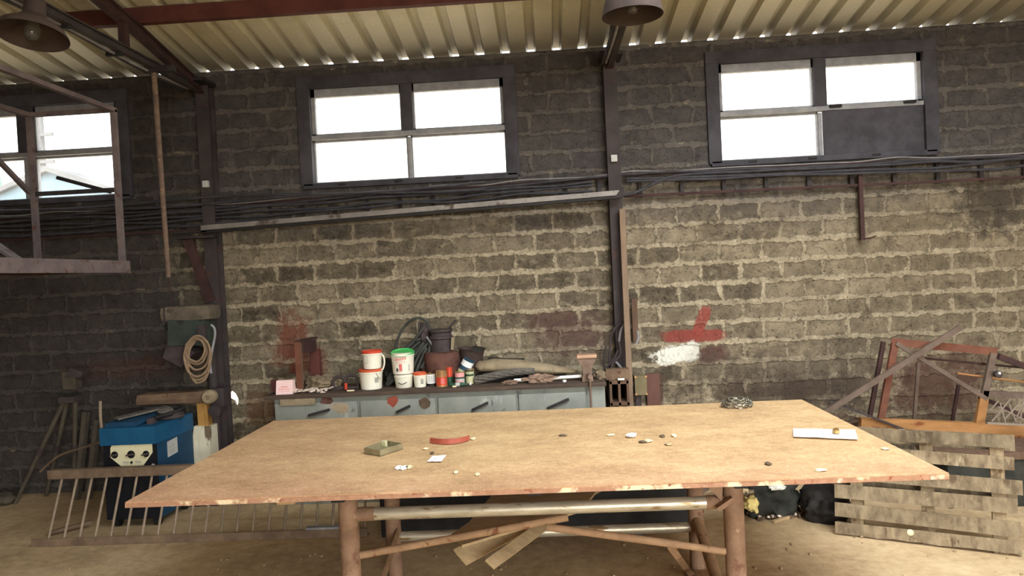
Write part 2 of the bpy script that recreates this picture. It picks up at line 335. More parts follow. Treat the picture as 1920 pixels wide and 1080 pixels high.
# ------------------------------------------------------------------ mesh helpers
def woff(o):
    p = V((0, 0, 0))
    while o: p += o.location; o = o.parent
    return p
def frame(p, q, up=V((0, 0, 1))):
    x = (V(q)-V(p)).normalized()
    if abs(x.dot(up)) > .98: up = V((0, 1, 0))
    y = up.cross(x).normalized(); z = x.cross(y)
    return x, y, z
class MB:
    def __init__(s): s.bm = bmesh.new()
    def box(s, c, size, rot=None, bev=0.):
        M = Matrix.Translation(V(c)) @ (rot.to_4x4() if rot is not None else Matrix()) @ Matrix.Diagonal((*size, 1))
        g = bmesh.ops.create_cube(s.bm, size=1, matrix=M)['verts']
        if bev > 0:
            e = list({e for v in g for e in v.link_edges})
            bmesh.ops.bevel(s.bm, geom=e, offset=bev, segments=2, affect='EDGES', profile=.7)
        return s
    def bar(s, p, q, wd, ht, up=V((0, 0, 1)), bev=0.):
        p, q = V(p), V(q); x, y, z = frame(p, q, V(up)); R = Matrix((x, y, z)).transposed()
        return s.box((p+q)/2, ((q-p).length, wd, ht), R, bev)
    def extr(s, prof, p, q, up=V((0, 0, 1)), q_prof=None):
        p, q = V(p), V(q); x, y, z = frame(p, q, V(up))
        a = [s.bm.verts.new(p+y*u+z*v) for u, v in prof]; b = [s.bm.verts.new(q+y*u+z*v) for u, v in (q_prof or prof)]
        n = len(prof)
        for i in range(n): s.bm.faces.new((a[i], a[(i+1) % n], b[(i+1) % n], b[i]))
        tri = tessellate_polygon([[V((u, v, 0)) for u, v in prof]])
        for t in tri:
            s.bm.faces.new([a[i] for i in t]); s.bm.faces.new([b[i] for i in reversed(t)])
        return s
    def cyl(s, p, q, r1, r2=None, seg=18, cap=True):
        p, q = V(p), V(q); r2 = r1 if r2 is None else r2; x, y, z = frame(p, q)
        A = [(y*math.cos(t)+z*math.sin(t)) for t in [2*math.pi*i/seg for i in range(seg)]]
        a = [s.bm.verts.new(p+d*r1) for d in A]; b = [s.bm.verts.new(q+d*r2) for d in A]
        for i in range(seg): s.bm.faces.new((a[i], a[(i+1) % seg], b[(i+1) % seg], b[i]))
        if cap: s.bm.faces.new(a[::-1]); s.bm.faces.new(b)
        return s
    def tube(s, pts, r, seg=8, closed=False, sub=6):
        pts = [V(p) for p in pts]; n = len(pts); P = []
        rng_ = range(n if closed else n-1)
        for i in rng_:
            g = lambda j: pts[j % n] if closed else pts[max(0, min(n-1, j))]
            p0, p1, p2, p3 = g(i-1), g(i), g(i+1), g(i+2)
            for j in range(sub):
                t = j/sub; P.append(.5*((2*p1)+(p2-p0)*t+(2*p0-5*p1+4*p2-p3)*t*t+(3*p1-p0-3*p2+p3)*t**3))
        if not closed: P.append(pts[-1])
        m = len(P); rings = []; nrm = None
        for i in range(m):
            a = P[(i-1) % m] if closed or i > 0 else P[i]; b = P[(i+1) % m] if closed or i < m-1 else P[i]
            t = (b-a)
            if t.length < 1e-9: t = V((1, 0, 0))
            t.normalize()
            if nrm is None: nrm = t.orthogonal().normalized()
            nrm = (nrm - t*nrm.dot(t));  nrm = nrm.normalized() if nrm.length > 1e-6 else t.orthogonal().normalized()
            bn = t.cross(nrm)
            rings.append([s.bm.verts.new(P[i]+(nrm*math.cos(2*math.pi*k/seg)+bn*math.sin(2*math.pi*k/seg))*r) for k in range(seg)])
        for i in range(m if closed else m-1):
            A, B = rings[i], rings[(i+1) % m]
            for k in range(seg): s.bm.faces.new((A[k], A[(k+1) % seg], B[(k+1) % seg], B[k]))
        if not closed: s.bm.faces.new(rings[0][::-1]); s.bm.faces.new(rings[-1])
        return s
    def lathe(s, prof, c, axis=V((0, 0, 1)), seg=28):
        """profile (radius, height) revolved about axis through c"""
        c = V(c); x, y, z = frame(c, c+V(axis)); rings = []
        for r, h in prof:
            if r < 1e-5: rings.append([s.bm.verts.new(c+x*h)])
            else: rings.append([s.bm.verts.new(c+x*h+(y*math.cos(2*math.pi*i/seg)+z*math.sin(2*math.pi*i/seg))*r) for i in range(seg)])
        for A, B in zip(rings, rings[1:]):
            for i in range(seg):
                j = (i+1) % seg
                if len(A) == 1 and len(B) == 1: continue
                if len(A) == 1: s.bm.faces.new((A[0], B[j], B[i]))
                elif len(B) == 1: s.bm.faces.new((A[i], A[j], B[0]))
                else: s.bm.faces.new((A[i], A[j], B[j], B[i]))
        return s
    def poly(s, pts, d):
        """flat polygon (3D points) given thickness along vector d"""
        pts = [V(p) for p in pts]; d = V(d); n = len(pts)
        a = [s.bm.verts.new(p) for p in pts]; b = [s.bm.verts.new(p+d) for p in pts]
        tri = tessellate_polygon([pts])
        for t in tri: s.bm.faces.new([a[i] for i in t]); s.bm.faces.new([b[i] for i in reversed(t)])
        for i in range(n): s.bm.faces.new((a[i], a[(i+1) % n], b[(i+1) % n], b[i]))
        return s
    def blob(s, c, rad, amp=.3, freq=2.5, seed=0, sub=4, rot=None):
        g = bmesh.ops.create_icosphere(s.bm, subdivisions=sub, radius=1)['verts']; o = V((seed*7.3, seed*3.1, seed*1.7))
        for v in g:
            d = v.co.normalized(); k = 1+amp*(noise.noise(d*freq+o)+.5*noise.noise(d*freq*2.3+o)+.25*noise.noise(d*freq*5+o))
            q = V((d.x*rad[0]*k, d.y*rad[1]*k, d.z*rad[2]*k))
            if rot is not None: q = rot @ q
            v.co = V(c)+q
        return s
    def sheet(s, grid, th):
        """thick sheet from a grid [row][col] of points, th = vector"""
        th = V(th); top = [[s.bm.verts.new(V(p)) for p in r] for r in grid]; bot = [[s.bm.verts.new(V(p)+th) for p in r] for r in grid]
        R, C = len(grid), len(grid[0])
        for i in range(R-1):
            for j in range(C-1):
                s.bm.faces.new((top[i][j], top[i][j+1], top[i+1][j+1], top[i+1][j])); s.bm.faces.new((bot[i][j], bot[i+1][j], bot[i+1][j+1], bot[i][j+1]))
        rim = [(0, j) for j in range(C)]+[(i, C-1) for i in range(1, R)]+[(R-1, j) for j in range(C-2, -1, -1)]+[(i, 0) for i in range(R-2, 0, -1)]
        for (i, j), (k, l) in zip(rim, rim[1:]+rim[:1]): s.bm.faces.new((top[i][j], top[k][l], bot[k][l], bot[i][j]))
        return s
    def build(s, name, mat, parent=None, smooth=35, **props):
        bm = s.bm; bmesh.ops.recalc_face_normals(bm, faces=bm.faces)
        if parent is None:
            xs = [v.co for v in bm.verts]; lo = V([min(c[i] for c in xs) for i in range(3)]); hi = V([max(c[i] for c in xs) for i in range(3)])
            o0 = V(((lo.x+hi.x)/2, (lo.y+hi.y)/2, lo.z))
            if props.pop('world_origin', False): o0 = V((0, 0, 0))
        else: o0 = woff(parent)
        for v in bm.verts: v.co -= o0
        me = bpy.data.meshes.new(name); bm.to_mesh(me); bm.free()
        if smooth:
            me.polygons.foreach_set('use_smooth', [True]*len(me.polygons)); me.set_sharp_from_angle(angle=math.radians(smooth))
        me.materials.append(MATS[mat] if isinstance(mat, str) else mat)
        o = bpy.data.objects.new(name, me); col.objects.link(o)
        if parent is None: o.location = o0
        else: o.parent = parent
        for a, b in props.items(): o[a] = b
        return o
def thing(name, label, cat, loc, group=None):
    o = bpy.data.objects.new(name, None); col.objects.link(o); o.location = V(loc); o.empty_display_size = .1
    o['label'] = label; o['category'] = cat
    if group: o['group'] = group
    return o
def tag(o, label, cat, group=None, kind=None):
    o['label'] = label; o['category'] = cat
    if group: o['group'] = group
    if kind: o['kind'] = kind
    return o
def copy_thing(o, loc, label=None):
    r = o.copy(); col.objects.link(r); r.location = V(loc)
    if label: r['label'] = label
    for ch in o.children:
        c = ch.copy(); col.objects.link(c); c.parent = r
        for g in ch.children:
            d = g.copy(); col.objects.link(d); d.parent = c
    return r
def ell(c, ax, ay, n=14, ph=0., jit=0., rnd=random):
    return [V(c)+V(ax)*math.cos(ph+2*math.pi*i/n)*(1+rnd.uniform(-jit, jit))+V(ay)*math.sin(ph+2*math.pi*i/n)*(1+rnd.uniform(-jit, jit)) for i in range(n)]
ANGLE = lambda a, b, t: [(0, 0), (a, 0), (a, t), (t, t), (t, b), (0, b)]
def IBEAM(w_, h, t, tf): return [(-w_/2, -h/2), (w_/2, -h/2), (w_/2, -h/2+tf), (t/2, -h/2+tf), (t/2, h/2-tf), (w_/2, h/2-tf), (w_/2, h/2), (-w_/2, h/2), (-w_/2, h/2-tf), (-t/2, h/2-tf), (-t/2, -h/2+tf), (-w_/2, -h/2+tf)]
rd = random.Random(4)


# ------------------------------------------------------------------ the setting
def roofz(y): return 4.84-.15*y
MB().box(((XL+XR)/2, (YB+YW)/2, -.06), (XR-XL, YW-YB, .12)).build('floor', 'dusty_concrete', None, 0, kind='structure', world_origin=True)
MB().box((0, 4, -.3), (90, 90, .3)).build('floor_yard', 'yard', None, 0, kind='structure')
# the block wall with its three window openings and one small hole
WINS = [(-4.77, 0), (-1.19, 1), (2.495, 2)]
def wall_back():
    zt = roofz(YW)-.003; out = [(XL, 0), (XR, 0), (XR, zt), (XL, zt)]; holes = []
    for xc, _ in WINS: holes.append([(xc-.98, 2.73), (xc-.98, 3.66), (xc+.98, 3.66), (xc+.98, 2.73)])
    hp = [(431, 737), (436, 733), (442, 738), (447, 748), (446, 758), (442, 760), (440, 751), (433, 747)]
    holes.append([(onY(a, b, YW).x, onY(a, b, YW).z) for a, b in hp])
    bm = bmesh.new(); T = .10; loops = [out]+holes; flat = [p for l in loops for p in l]
    tri = tessellate_polygon([[V((a, b, 0)) for a, b in l] for l in loops])
    bz = lambda z: z-.035 if abs(z-zt) < 1e-6 else z
    A = [bm.verts.new((a, YW, b)) for a, b in flat]; hl = holes[-1]; hx = sum(p[0] for p in hl)/len(hl); hz = sum(p[1] for p in hl)/len(hl)
    ex = lambda a, b: (hx-.03+(a-hx)*1.9, hz+(b-hz)*1.7) if (a, b) in hl else (a, b)
    B = [bm.verts.new((ex(a, b)[0], YW+T, bz(ex(a, b)[1]))) for a, b in flat]
    for t in tri: bm.faces.new([A[i] for i in t]); bm.faces.new([B[i] for i in reversed(t)])
    k = 0
    for l in loops:
        n = len(l)
        for i in range(n): bm.faces.new((A[k+i], A[k+(i+1) % n], B[k+(i+1) % n], B[k+i]))
        k += n
    mb = MB(); mb.bm.free(); mb.bm = bm
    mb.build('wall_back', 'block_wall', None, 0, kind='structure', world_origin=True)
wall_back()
def side_wall(name, x0, x1):
    yb, yf = YB-.2, YW+.16
    MB().poly([(x0, yb, 0), (x0, yf, 0), (x0, yf, roofz(yf)-.006), (x0, yb, roofz(yb)-.006)], (x1-x0, 0, 0)).build(name, 'grime_wall', None, 0, kind='structure')
side_wall('wall_left', XL-.2, XL); side_wall('wall_right', XR, XR+.2)
def wall_front():
    zt = roofz(YB)-.01; x0, x1, h = DOOR
    mb = MB(); mb.box(((XL+x0)/2, YB-.1, zt/2), (x0-XL, .2, zt)); mb.box(((x1+XR)/2, YB-.1, zt/2), (XR-x1, .2, zt)); mb.box(((x0+x1)/2, YB-.1, (h+zt)/2), (x1-x0, .2, zt-h))
    mb.build('wall_front', 'plain_render', None, 0, kind='structure')
wall_front()
def ceiling():
    mb = MB(); P = .2305; x = -1.424-P*25; xs = []
    while x < XR+.4:
        xs += [(x-.044, 0), (x-.026, .058), (x+.026, .058), (x+.044, 0)]; x += P
    xs = [p for p in xs if XL-.25 < p[0] < XR+.3]
    ys = [YB-.3, -4, SKY[2], SKY[3], 5.5, 6.3, YW+.02, YW+.10]
    rows = [[mb.bm.verts.new((a, y, roofz(y)+b)) for a, b in xs] for y in ys]
    gl = MB()
    for k, (r0, r1) in enumerate(zip(rows, rows[1:])):
        for i in range(len(xs)-1):
            lit = ys[k] == SKY[2] and SKY[0] < (xs[i][0]+xs[i+1][0])/2 < SKY[1]
            if lit: gl.bm.faces.new([gl.bm.verts.new(v.co) for v in (r0[i], r0[i+1], r1[i+1], r1[i])])
            else: mb.bm.faces.new((r0[i], r0[i+1], r1[i+1], r1[i]))
    gl.build('window_4', 'dusty_glass', None, 0, kind='structure', world_origin=True)
    o = mb.build('ceiling', 'cream_roof_sheet', None, 0, kind='structure', world_origin=True)
    m = o.modifiers.new('thickness', 'SOLIDIFY'); m.thickness = .002; m.offset = -1
    # solidify must grow upwards, away from the room
    if o.data.polygons[0].normal.z > 0: m.offset = 1
ceiling()

def window(i, xc, kind):
    z0, z1, zb0, zm = 2.73, 3.66, 2.76, 3.17; y0 = YW-.035
    mb = MB(); W = .98
    # wide sooty boards round the opening
    for a, b, c, d in ((-1.0, 1.0, z1-.045, z1+.06), (-1.0, -.885, z0, z1-.045), (.885, 1.0, z0, z1-.045)):
        mb.box((xc+(a+b)/2, YW+.02, (c+d)/2), (b-a, .11, d-c), None, .006)
    mb.box((xc, YW+.03, z0-.0), (2*W, .13, .05), None, .006)
    root = mb.build(f'window_{i}', 'frame_sooty', None, 30, kind='structure')
    half = {0: (.075, .885, .885), 1: (.052, .89, .885), 2: (.052, .89, .885)}[kind]
    mh, up_out, lo_out = half
    MB().box((xc, YW+.03, (zm+z1)/2), (2*mh, .09, z1-zm-.04), None, .005).build('mullion', 'frame_sooty', root, 30)
    MB().box((xc, YW+.03, zm), (1.80, .085, .04), None, .005).build('transom', 'sash_grey', root, 30)
    MB().box((xc, YW+.05, (z0+zm)/2), (.03 if kind else .10, .06, zm-z0-.06), None, .004).build('glazing_bar', 'sash_grey', root, 30)
    for s in (-1, 1):
        a, b = xc+s*mh, xc+s*up_out; a, b = min(a, b), max(a, b); zc0, zc1 = 3.185, 3.622
        f = MB(); t = .03; yy = YW+.045
        f.box(((a+b)/2, yy, zc1-.04), (b-a, .05, .08)); f.box(((a+b)/2, yy, zc0+.008), (b-a, .05, .03)); wl, wr = (.014, .040) if s > 0 else (.040, .014)
        f.box((a+wl/2, yy, (zc0+zc1)/2), (wl, .05, zc1-zc0)); f.box((b-wr/2, yy, (zc0+zc1)/2), (wr, .05, zc1-zc0))
        sash = f.build('vent_sash', 'sash_grey', root, 30)
        MB().box(((a+b)/2, yy, (zc0+zc1)/2), (b-a-.02, .004, zc1-zc0-.02)).build('pane', 'dusty_glass', sash, 0)
        c, d = xc+s*.015, xc+s*lo_out; c, d = min(c, d), max(c, d)
        if kind == 0: c, d = (xc+.05, xc+.82) if s > 0 else (xc-.82, xc-.05)
        if kind == 2 and s > 0:
            MB().box(((xc+.015+xc+.965)/2, YW+.012, (z0+zm)/2-.003), (.95, .02, zm-z0-.01), None, .003).build('blanking_panel', 'frame_sooty', root, 30)
            for q in (.12, .76): MB().box((xc+q, YW-.02, zm+.012), (.10, .05, .025), None, .006).build('latch', 'rubber_black', root, 30)
            continue
        g = MB(); yy = YW+.06
        g.box(((c+d)/2, yy, zb0), (d-c, .04, .022)); g.box(((c+d)/2, yy, zm-.026), (d-c, .04, .02)); g.box((c+.006, yy, (zb0+zm)/2), (.014, .04, zm-zb0-.02)); g.box((d-.006, yy, (zb0+zm)/2), (.014, .04, zm-zb0-.02))
        fr = g.build('fixed_sash', 'sash_grey', root, 30)
        MB().box(((c+d)/2, yy, (zb0+zm)/2), (d-c-.01, .004, zm-zb0-.01)).build('pane', 'dusty_glass', fr, 0)
    for q in (-.62, -.1, .45):
        if kind: MB().box((xc+q, YW-.025, z0+.005), (.07, .04, .018), None, .005).build('catch', 'rubber_black', root, 30)
    if kind == 0:
        a, b = onY(107, 333, YW-.06), onY(208, 360, YW-.02)
        MB().cyl(a, b, .018, None, 10).build('stay_bar', 'steel_black', root)
for i, (xc, kd) in enumerate(WINS): window(i+1, xc, kd)

# ------------------------------------------------------------------ outside, seen through the left window
def outside():
    Y = 20.
    ap, l, r = onY(93, 313, Y), onY(40, 345, Y), onY(215, 356, Y)
    zl = onY(60, 372, Y).z
    t = thing('shed', 'pale gabled shed seen outside through the left window', 'shed', (ap.x, Y+2, 0))
    lx, rx = 2*ap.x-r.x, r.x; zr = r.z
    MB().poly([(lx, Y, 0), (rx, Y, 0), (rx, Y, zr), (ap.x, Y, ap.z-.12), (lx, Y, zr)], (0, 5, 0)).build('wall', 'shed_wall', t, 0)
    MB().poly([(lx-.2, Y-.2, zr-.02), (ap.x, Y-.2, ap.z), (rx+.2, Y-.2, zr-.02), (rx+.2, Y-.2, zr-.16), (ap.x, Y-.2, ap.z-.14), (lx-.2, Y-.2, zr-.16)], (0, 5.4, 0)).build('roof', 'shed_roof', t, 0)
    p = onY(76, 232, 24.)
    u = thing('utility_pole', 'thin utility pole with crossarms outside beyond the left window', 'pole', (p.x, 24, 0))
    MB().cyl((p.x, 24, 0), (p.x, 24, p.z+.5), .12, .09, 12).build('pole', 'shed_roof', u)
    for dz in (0, .9): MB().box((p.x, 23.85, p.z-.4-dz), (1.0, .1, .1)).build('crossarm', 'shed_roof', u, 0)
    b = onY(20, 352, 26.)
    MB().blob((b.x-.3, 26, b.z*.5), (1.6, 1.2, b.z*.52), .4, 2.5, 3).build('bush', 'jar_green', None, 60, label='low bush outside behind the far left window half', category='bush')
outside()

# ------------------------------------------------------------------ steel structure
def column(x, label, foot_y=YW):
    t = thing('steel_column', label, 'column', (x, 6.62, 0))
    prof = IBEAM(.115, .13, .012, .014)
    MB().extr(prof, (x, 6.63, .012), (x, 6.63, 3.70), V((0, 1, 0))).build('shaft', 'column_paint', t, 25)
    MB().box((x, 6.60, .006), (.22, .19, .012)).build('base_plate', 'rust_dark', t, 0)
    return t
C1, C2 = onY(398, 470, 6.6).x, onY(1155, 400, 6.6).x
c1 = column(C1, 'dark steel wall column left of the long grey bench')
c2 = column(C2, 'dark steel wall column between the middle and right windows')
for c, x, py, px in ((c1, C1, 345, 391), (c2, C2, 297, 1152)):
    p = onY(px, py, 6.55); MB().box((x, 6.548, p.z), (.055, .035, .06), None, .006).build('junction_box', 'sticker_white', c, 30)
a, b = onY(352, 448, 6.5), onY(402, 565, 6.55)
MB().bar((a.x, 6.5, a.z), (C1-.02, 6.55, b.z), .09, .02, V((0, 1, 0))).build('gusset_brace', 'rust_dark', c1, 0)
MB().box(((a.x+C1)/2, 6.5, onY(375, 445, 6.5).z), (.34, .12, .02)).build('bracket_arm', 'steel_black', c1, 0)
for x, lab, gap in ((C1, 'dark red sloping roof rafter meeting the left wall column', .26), (C2, 'dark sloping roof rafter above the middle wall column behind the hanging lamp', .26)):
    t = thing('roof_rafter', lab, 'rafter', (x, 0, 5.0))
    zk = roofz(5.5)-.125-.045
    MB().extr(IBEAM(.065, .09, .01, .012), (x, 6.56, zk-1.06*.19), (x, 5.5, zk)).build('beam', 'rust_dark', t, 25)
    MB().extr(IBEAM(.065, .09, .01, .012), (x, 5.5, zk), (x, YB+.05, roofz(YB+.05)-.17)).build('beam', 'rust_dark', t, 25)
    MB().box((x, 6.52, 3.69), (.2, .26, .03)).build('end_plate', 'steel_black', t, 0)
for x, lab in ((C1, 'sooty horizontal tie beam with clipped conduits under the left rafter'), (C2, 'sooty horizontal tie beam under the middle rafter behind the hanging lamp')):
    t = thing('tie_beam', lab, 'beam', (x, 0, 3.6))
    MB().extr(IBEAM(.05, .06, .008, .01), (x, 6.5, 3.63), (x, YB+.05, 3.63)).build('beam', 'column_paint', t, 25)
    for k, dx in enumerate((-.075, -.045)):
        MB().tube([(x+dx, y, 3.60+.012*math.sin(y*3+k)) for y in [6.4, 5.6, 4.8, 4, 3.2, 2.4, 1.6, .8, 0]], .012, 8).build('conduit', 'cable_grey' if k else 'cable_sooty', t)
    for y in (5.3, 4.7, 4.1, 3.5): MB().box((x-.05, y, 3.60), (.12, .03, .05), None, .005).build('clip', 'rubber_black', t, 30)
    if x == C1:
        for y in (5.35, 2.6): MB().box((x, y, (3.66+roofz(y)-.21)/2), (.055, .055, roofz(y)-.21-3.66)).build('strut', 'rust_dark', t, 0)
# purlin: line through the photo's dark red beam under the sheets
YP = 5.55
MB().extr([(-.03, -.06), (.03, -.06), (.03, .06), (-.03, .06)], (XL, YP, roofz(YP)-.064), (XR, YP, roofz(YP)-.064)).build('roof_purlin', 'rust_beam', None, 25, label='dark red steel purlin running across under the roof sheets', category='purlin')
MB().extr([(-.03, -.06), (.03, -.06), (.03, .06), (-.03, .06)], (XL, 3.2, roofz(3.2)-.064), (XR, 3.2, roofz(3.2)-.064)).build('roof_purlin', 'rust_beam', None, 25, label='second dark red purlin nearer the viewer above the lamps', category='purlin')

# vertical pipe hung from the tie beam
YH = onX(290, 124, C1).y
a, b, c = onY(288, 126, YH), onY(304, 330, YH), onY(316, 520, YH)
t = thing('hanging_pipe', 'thin rusty vertical pipe hanging from the left tie beam', 'pipe', (c.x, YH, c.z))
MB().cyl((a.x, YH, 3.60), (c.x, YH, c.z), .021, .019, 12).build('tube', 'pipe_rust', t)
d = onY(318, 572, YH)
MB().cyl((c.x, YH, c.z), (c.x+.01, YH, d.z), .004, None, 6).build('wire', 'rust_dark', t)
MB().box((a.x+.05, YH, 3.60), (.24, .06, .05), None, .005).build('clamp', 'steel_black', t, 30)

# hanging steel cage at the upper left
def cage():
    Y1, Y0 = 5.4, 2.9; xr, xl, zt, zb = -3.16, -3.81, 3.21, 2.04
    t = thing('hanging_cage', 'open rusty steel cage platform hanging before the left window', 'cage', ((xr+xl)/2, (Y0+Y1)/2, zb))
    L = .04; A = ANGLE(L, L, .008)
    for x in (xr, xl):
        for y in (Y1, Y0): MB().bar((x, y, zb), (x, y, zt), L, L*.8, V((0, 1, 0))).build('upright', 'cage_steel', t, 0)
        MB().bar((x, Y0-.02, zt), (x, Y1+.02, zt), L, L*.8).build('top_rail', 'cage_steel', t, 0)
        MB().extr([(-.03, -.045), (.03, -.045), (.03, -.037), (-.022, -.037), (-.022, .037), (.03, .037), (.03, .045), (-.03, .045)], (x, Y0-.1, zb), (x, Y1+.05, zb)).build('floor_channel', 'cage_steel', t, 20)
    zr = onY(140, 360, Y1).z
    for y in (Y1, Y0):
        MB().bar((xl, y, zt), (xr, y, zt), L*.8, L*.8).build('cross_rail', 'cage_steel', t, 0)
        MB().bar((xl, y, zr), (xr, y, zr), .03, .03).build('mid_rail', 'steel_black', t, 0)
    MB().bar((xl-.02, Y1-.02, onY(55, 362, Y1).z), (xl-.02, 3.9, onY(-160, 150, 3.9).z+.55), .03, .03).build('diagonal_brace', 'cage_steel', t, 0)
    a = onY(0, 468, Y1-.2); b = onY(45, 500, Y1-.2)
    MB().bar((b.x, Y1-.2, zb+.05), (b.x-.9, Y1-.2, zb+.05+.9*.75), .02, .10, V((0, 1, 0))).build('stay_plate', 'cage_steel', t, 0)
    MB().box(((xr+xl)/2, (Y0+Y1)/2, zb-.025), (xr-xl-.04, Y1-Y0, .015)).build('floor_plate', 'rust_dark', t, 0)
    for x in (xr, xl):
        MB().cyl((x, Y0, zt), (x, Y0, roofz(Y0)-.002), .02, None, 10).build('hanger', 'cage_steel', t)
        MB().cyl((x, 3.5, zt), (x, 3.5, roofz(3.5)-.002), .006, None, 8).build('hanger', 'steel_black', t)
cage()

# pendant lamps
def lamp(px, py, Y, R, cone, label, ax=V((0, 0, 1))):
    p = onY(px, py, Y)
    t = thing('pendant_lamp', label, 'lamp', (p.x, Y, p.z))
    if cone: prof = [(R, -.0), (R*.98, .02), (R*.80, .14), (R*.62, .22), (.05, .25), (.045, .33), (.02, .35), (.0, .35)]
    else: prof = [(R, 0), (R*.98, .012), (R*.85, .045), (R*.6, .075), (.07, .10), (.055, .12), (.050, .19), (.04, .22), (.02, .235), (0, .235)]
    inner = [(max(r-.006, 0), h-.006 if h > .03 else h) for r, h in reversed(prof)]
    MB().lathe(prof+inner[:-1]+[prof[0]], p, ax, 40).build('lamp_shade', 'lamp_brown', t, 40)
    MB().lathe([(0, .12), (.018, .12), (.02, .10), (.022, .08), (.034, .05), (.038, .025), (.033, 0), (.02, -.014), (0, -.019)], p+ax*(.03 if cone else .0), ax, 24).build('bulb', 'bulb_glass', t, 60)
    MB().lathe([(0, .2), (.026, .2), (.026, .125), (0, .125)], p+ax*(.03 if cone else .0), ax, 20).build('bulb_socket', 'rubber_black', t, 40)
    tp = p+ax.normalized()*prof[-1][1]; top = tp.z-.005
    MB().cyl((tp.x, tp.y, top), (tp.x, tp.y, roofz(tp.y)-.002), .009, None, 10).build('suspension_rod', 'steel_black', t)
    MB().lathe([(0, .05), (.03, .045), (.03, .0), (0, 0)], (tp.x, tp.y, top-.005), V((0, 0, 1)), 16).build('hanger_hook', 'steel_black', t, 40)
lamp(60, 68, 3.75, .172, False, 'wide dished brown pendant lamp at the upper left corner', V((.02, .20, 1)))
lamp(1186, 30, 4.05, .165, True, 'brown conical pendant lamp above the middle column')

# cable ladder and the cables lying on it
def cable_ladder(x0, x1, zr0, zr1, label, step=.30, rail2=True):
    Y = 6.64; z = lambda x: zr0+(zr1-zr0)*(x-x0)/(x1-x0)
    t = thing('cable_ladder', label, 'cable ladder', ((x0+x1)/2, Y, min(zr0, zr1)), 'wall cable ladders')
    MB().bar((x0, Y, z(x0)), (x1, Y, z(x1)), .02, .022).build('rail', 'rust_dark', t, 0)
    if rail2: MB().bar((x0, Y+.01, z(x0)+.19), (x1, Y+.01, z(x1)+.19), .02, .022).build('rail', 'rust_dark', t, 0)
    x = x0+.15
    while x < x1-.05:
        MB().box((x, Y+.02, z(x)+.10), (.034, .012, .23)).build('rung', 'steel_black', t, 0); x += step
    return t
cable_ladder(XL+.05, C1-.08, 2.385, 2.385, 'dark cable ladder on the wall left of the left column')
cable_ladder(C1+.08, C2-.08, 2.40, 2.47, 'dark cable ladder on the wall under the middle window')
cable_ladder(C2+.08, XR-.05, 2.485, 2.45, 'dark cable ladder on the wall under the right window', .37)
CAB = [(.030, 'cable_sooty', .013), (.085, 'cable_sooty', .011), (.115, 'cable_sooty', .012), (.155, 'cable_sooty', .012), (.185, 'cable_sooty', .010), (.215, 'cable_grey', .006)]
for i, (dz, mt, r) in enumerate(CAB):
    pts = []; x = XL+.05; q = random.Random(30+i)
    while x < (C2 if i in (1, 2, 3) else XR):
        base = 2.39 if x < -3 else (2.39+(x+3)/3.6*.08 if x < .6 else 2.48-(x-.6)*.005)
        if x > 1.0 and dz < .1: h = base+.15+dz*.3
        else: h = base+dz
        pts.append((x, 6.585+.008*(i % 3), h+q.uniform(-.014, .014))); x += .33
    names = ['lowest black cable along the wall ladder', 'second black cable from the bottom on the wall ladder', 'third black cable from the bottom on the wall ladder', 'black cable third from the top on the wall ladder', 'black cable just below the thin grey one on the wall ladder', 'thin pale grey cable topmost on the wall ladder']
    tag(MB().tube(pts, r, 7, False, 4).build('wall_cable', mt), names[i], 'cable', 'cables along the wall')
for i, (zz, lab) in enumerate(((.02, 'thick black cable slack above the ladder at the left window'), (.05, 'upper slack black cable sagging past the left column'))):
    q = random.Random(50+i)
    tag(MB().tube([(x, 6.555, 2.60+zz+.02*math.sin(x*2.3+i*2)) for x in [-6.1+.4*k for k in range(15)]], .012, 7, False, 4).build('wall_cable', 'cable_sooty'), lab, 'cable', 'cables along the wall')
for i, (px0, px1, z0) in enumerate(((1180, 1930, 0), (1180, 1930, 1))):
    pts = []
    for k in range(14):
        px = 1175+58*k; y = [338, 337, 335, 333, 331, 329, 326, 323, 321, 320, 318, 312, 305, 296][k] if i == 0 else [343, 341, 339, 338, 334, 331, 330, 329, 327, 325, 324, 322, 320, 312][k]
        pts.append(onY(px, y-3, 6.59))
    tag(MB().tube(pts, .012, 7, False, 4).build('wall_cable', 'cable_sooty'), ('upper black cable sweeping below the right window', 'lower black cable sweeping below the right window')[i], 'cable', 'cables along the wall')
# drop conduit on the right
a, b = onY(1612, 325, 6.63), onY(1617, 450, 6.63)
t = thing('drop_conduit', 'dark red vertical drop pipe on the wall below the right window', 'pipe', (b.x, 6.63, b.z))
MB().bar(a, b, .035, .035, V((0, 1, 0))).build('tube', 'rust_dark', t, 0)
e = onY(1640, 443, 6.6)
MB().tube([b+V((0, -.01, .01)), (b+e)/2+V((0, -.03, 0)), e+V((0, -.02, .0))], .007, 6).build('hook', 'rust_dark', t)

# long angle section hung across the bay
a, b = onY(322, 437, 6.46), onY(1163, 366, 6.46)
m = a+(b-a)*.07
t = thing('steel_angle_bar', 'long grey steel angle bar slung between the two wall columns', 'bar', (a+b)/2)
MB().extr([(-.028, 0), (.028, 0), (.028, .006), (-.020, .006), (-.020, .042), (-.028, .042)], m, b, V((0, 0, 1))).build('angle_section', 'bar_grey', t, 20)
MB().bar(a, m+V((.05, 0, -.01)), .05, .016).build('flat_end', 'steel_black', t, 0)
MB().bar(m+V((0, .0, -.016)), b+V((0, 0, -.016)), .05, .022).build('black_edging', 'rubber_black', t, 0)
MB().poly([b+V((-.06, -.035, -.03)), b+V((.02, -.035, -.02)), b+V((.035, -.035, .07)), b+V((.015, -.035, .07))], (0, .07, 0)).build('end_bracket', 'steel_black', t, 0)


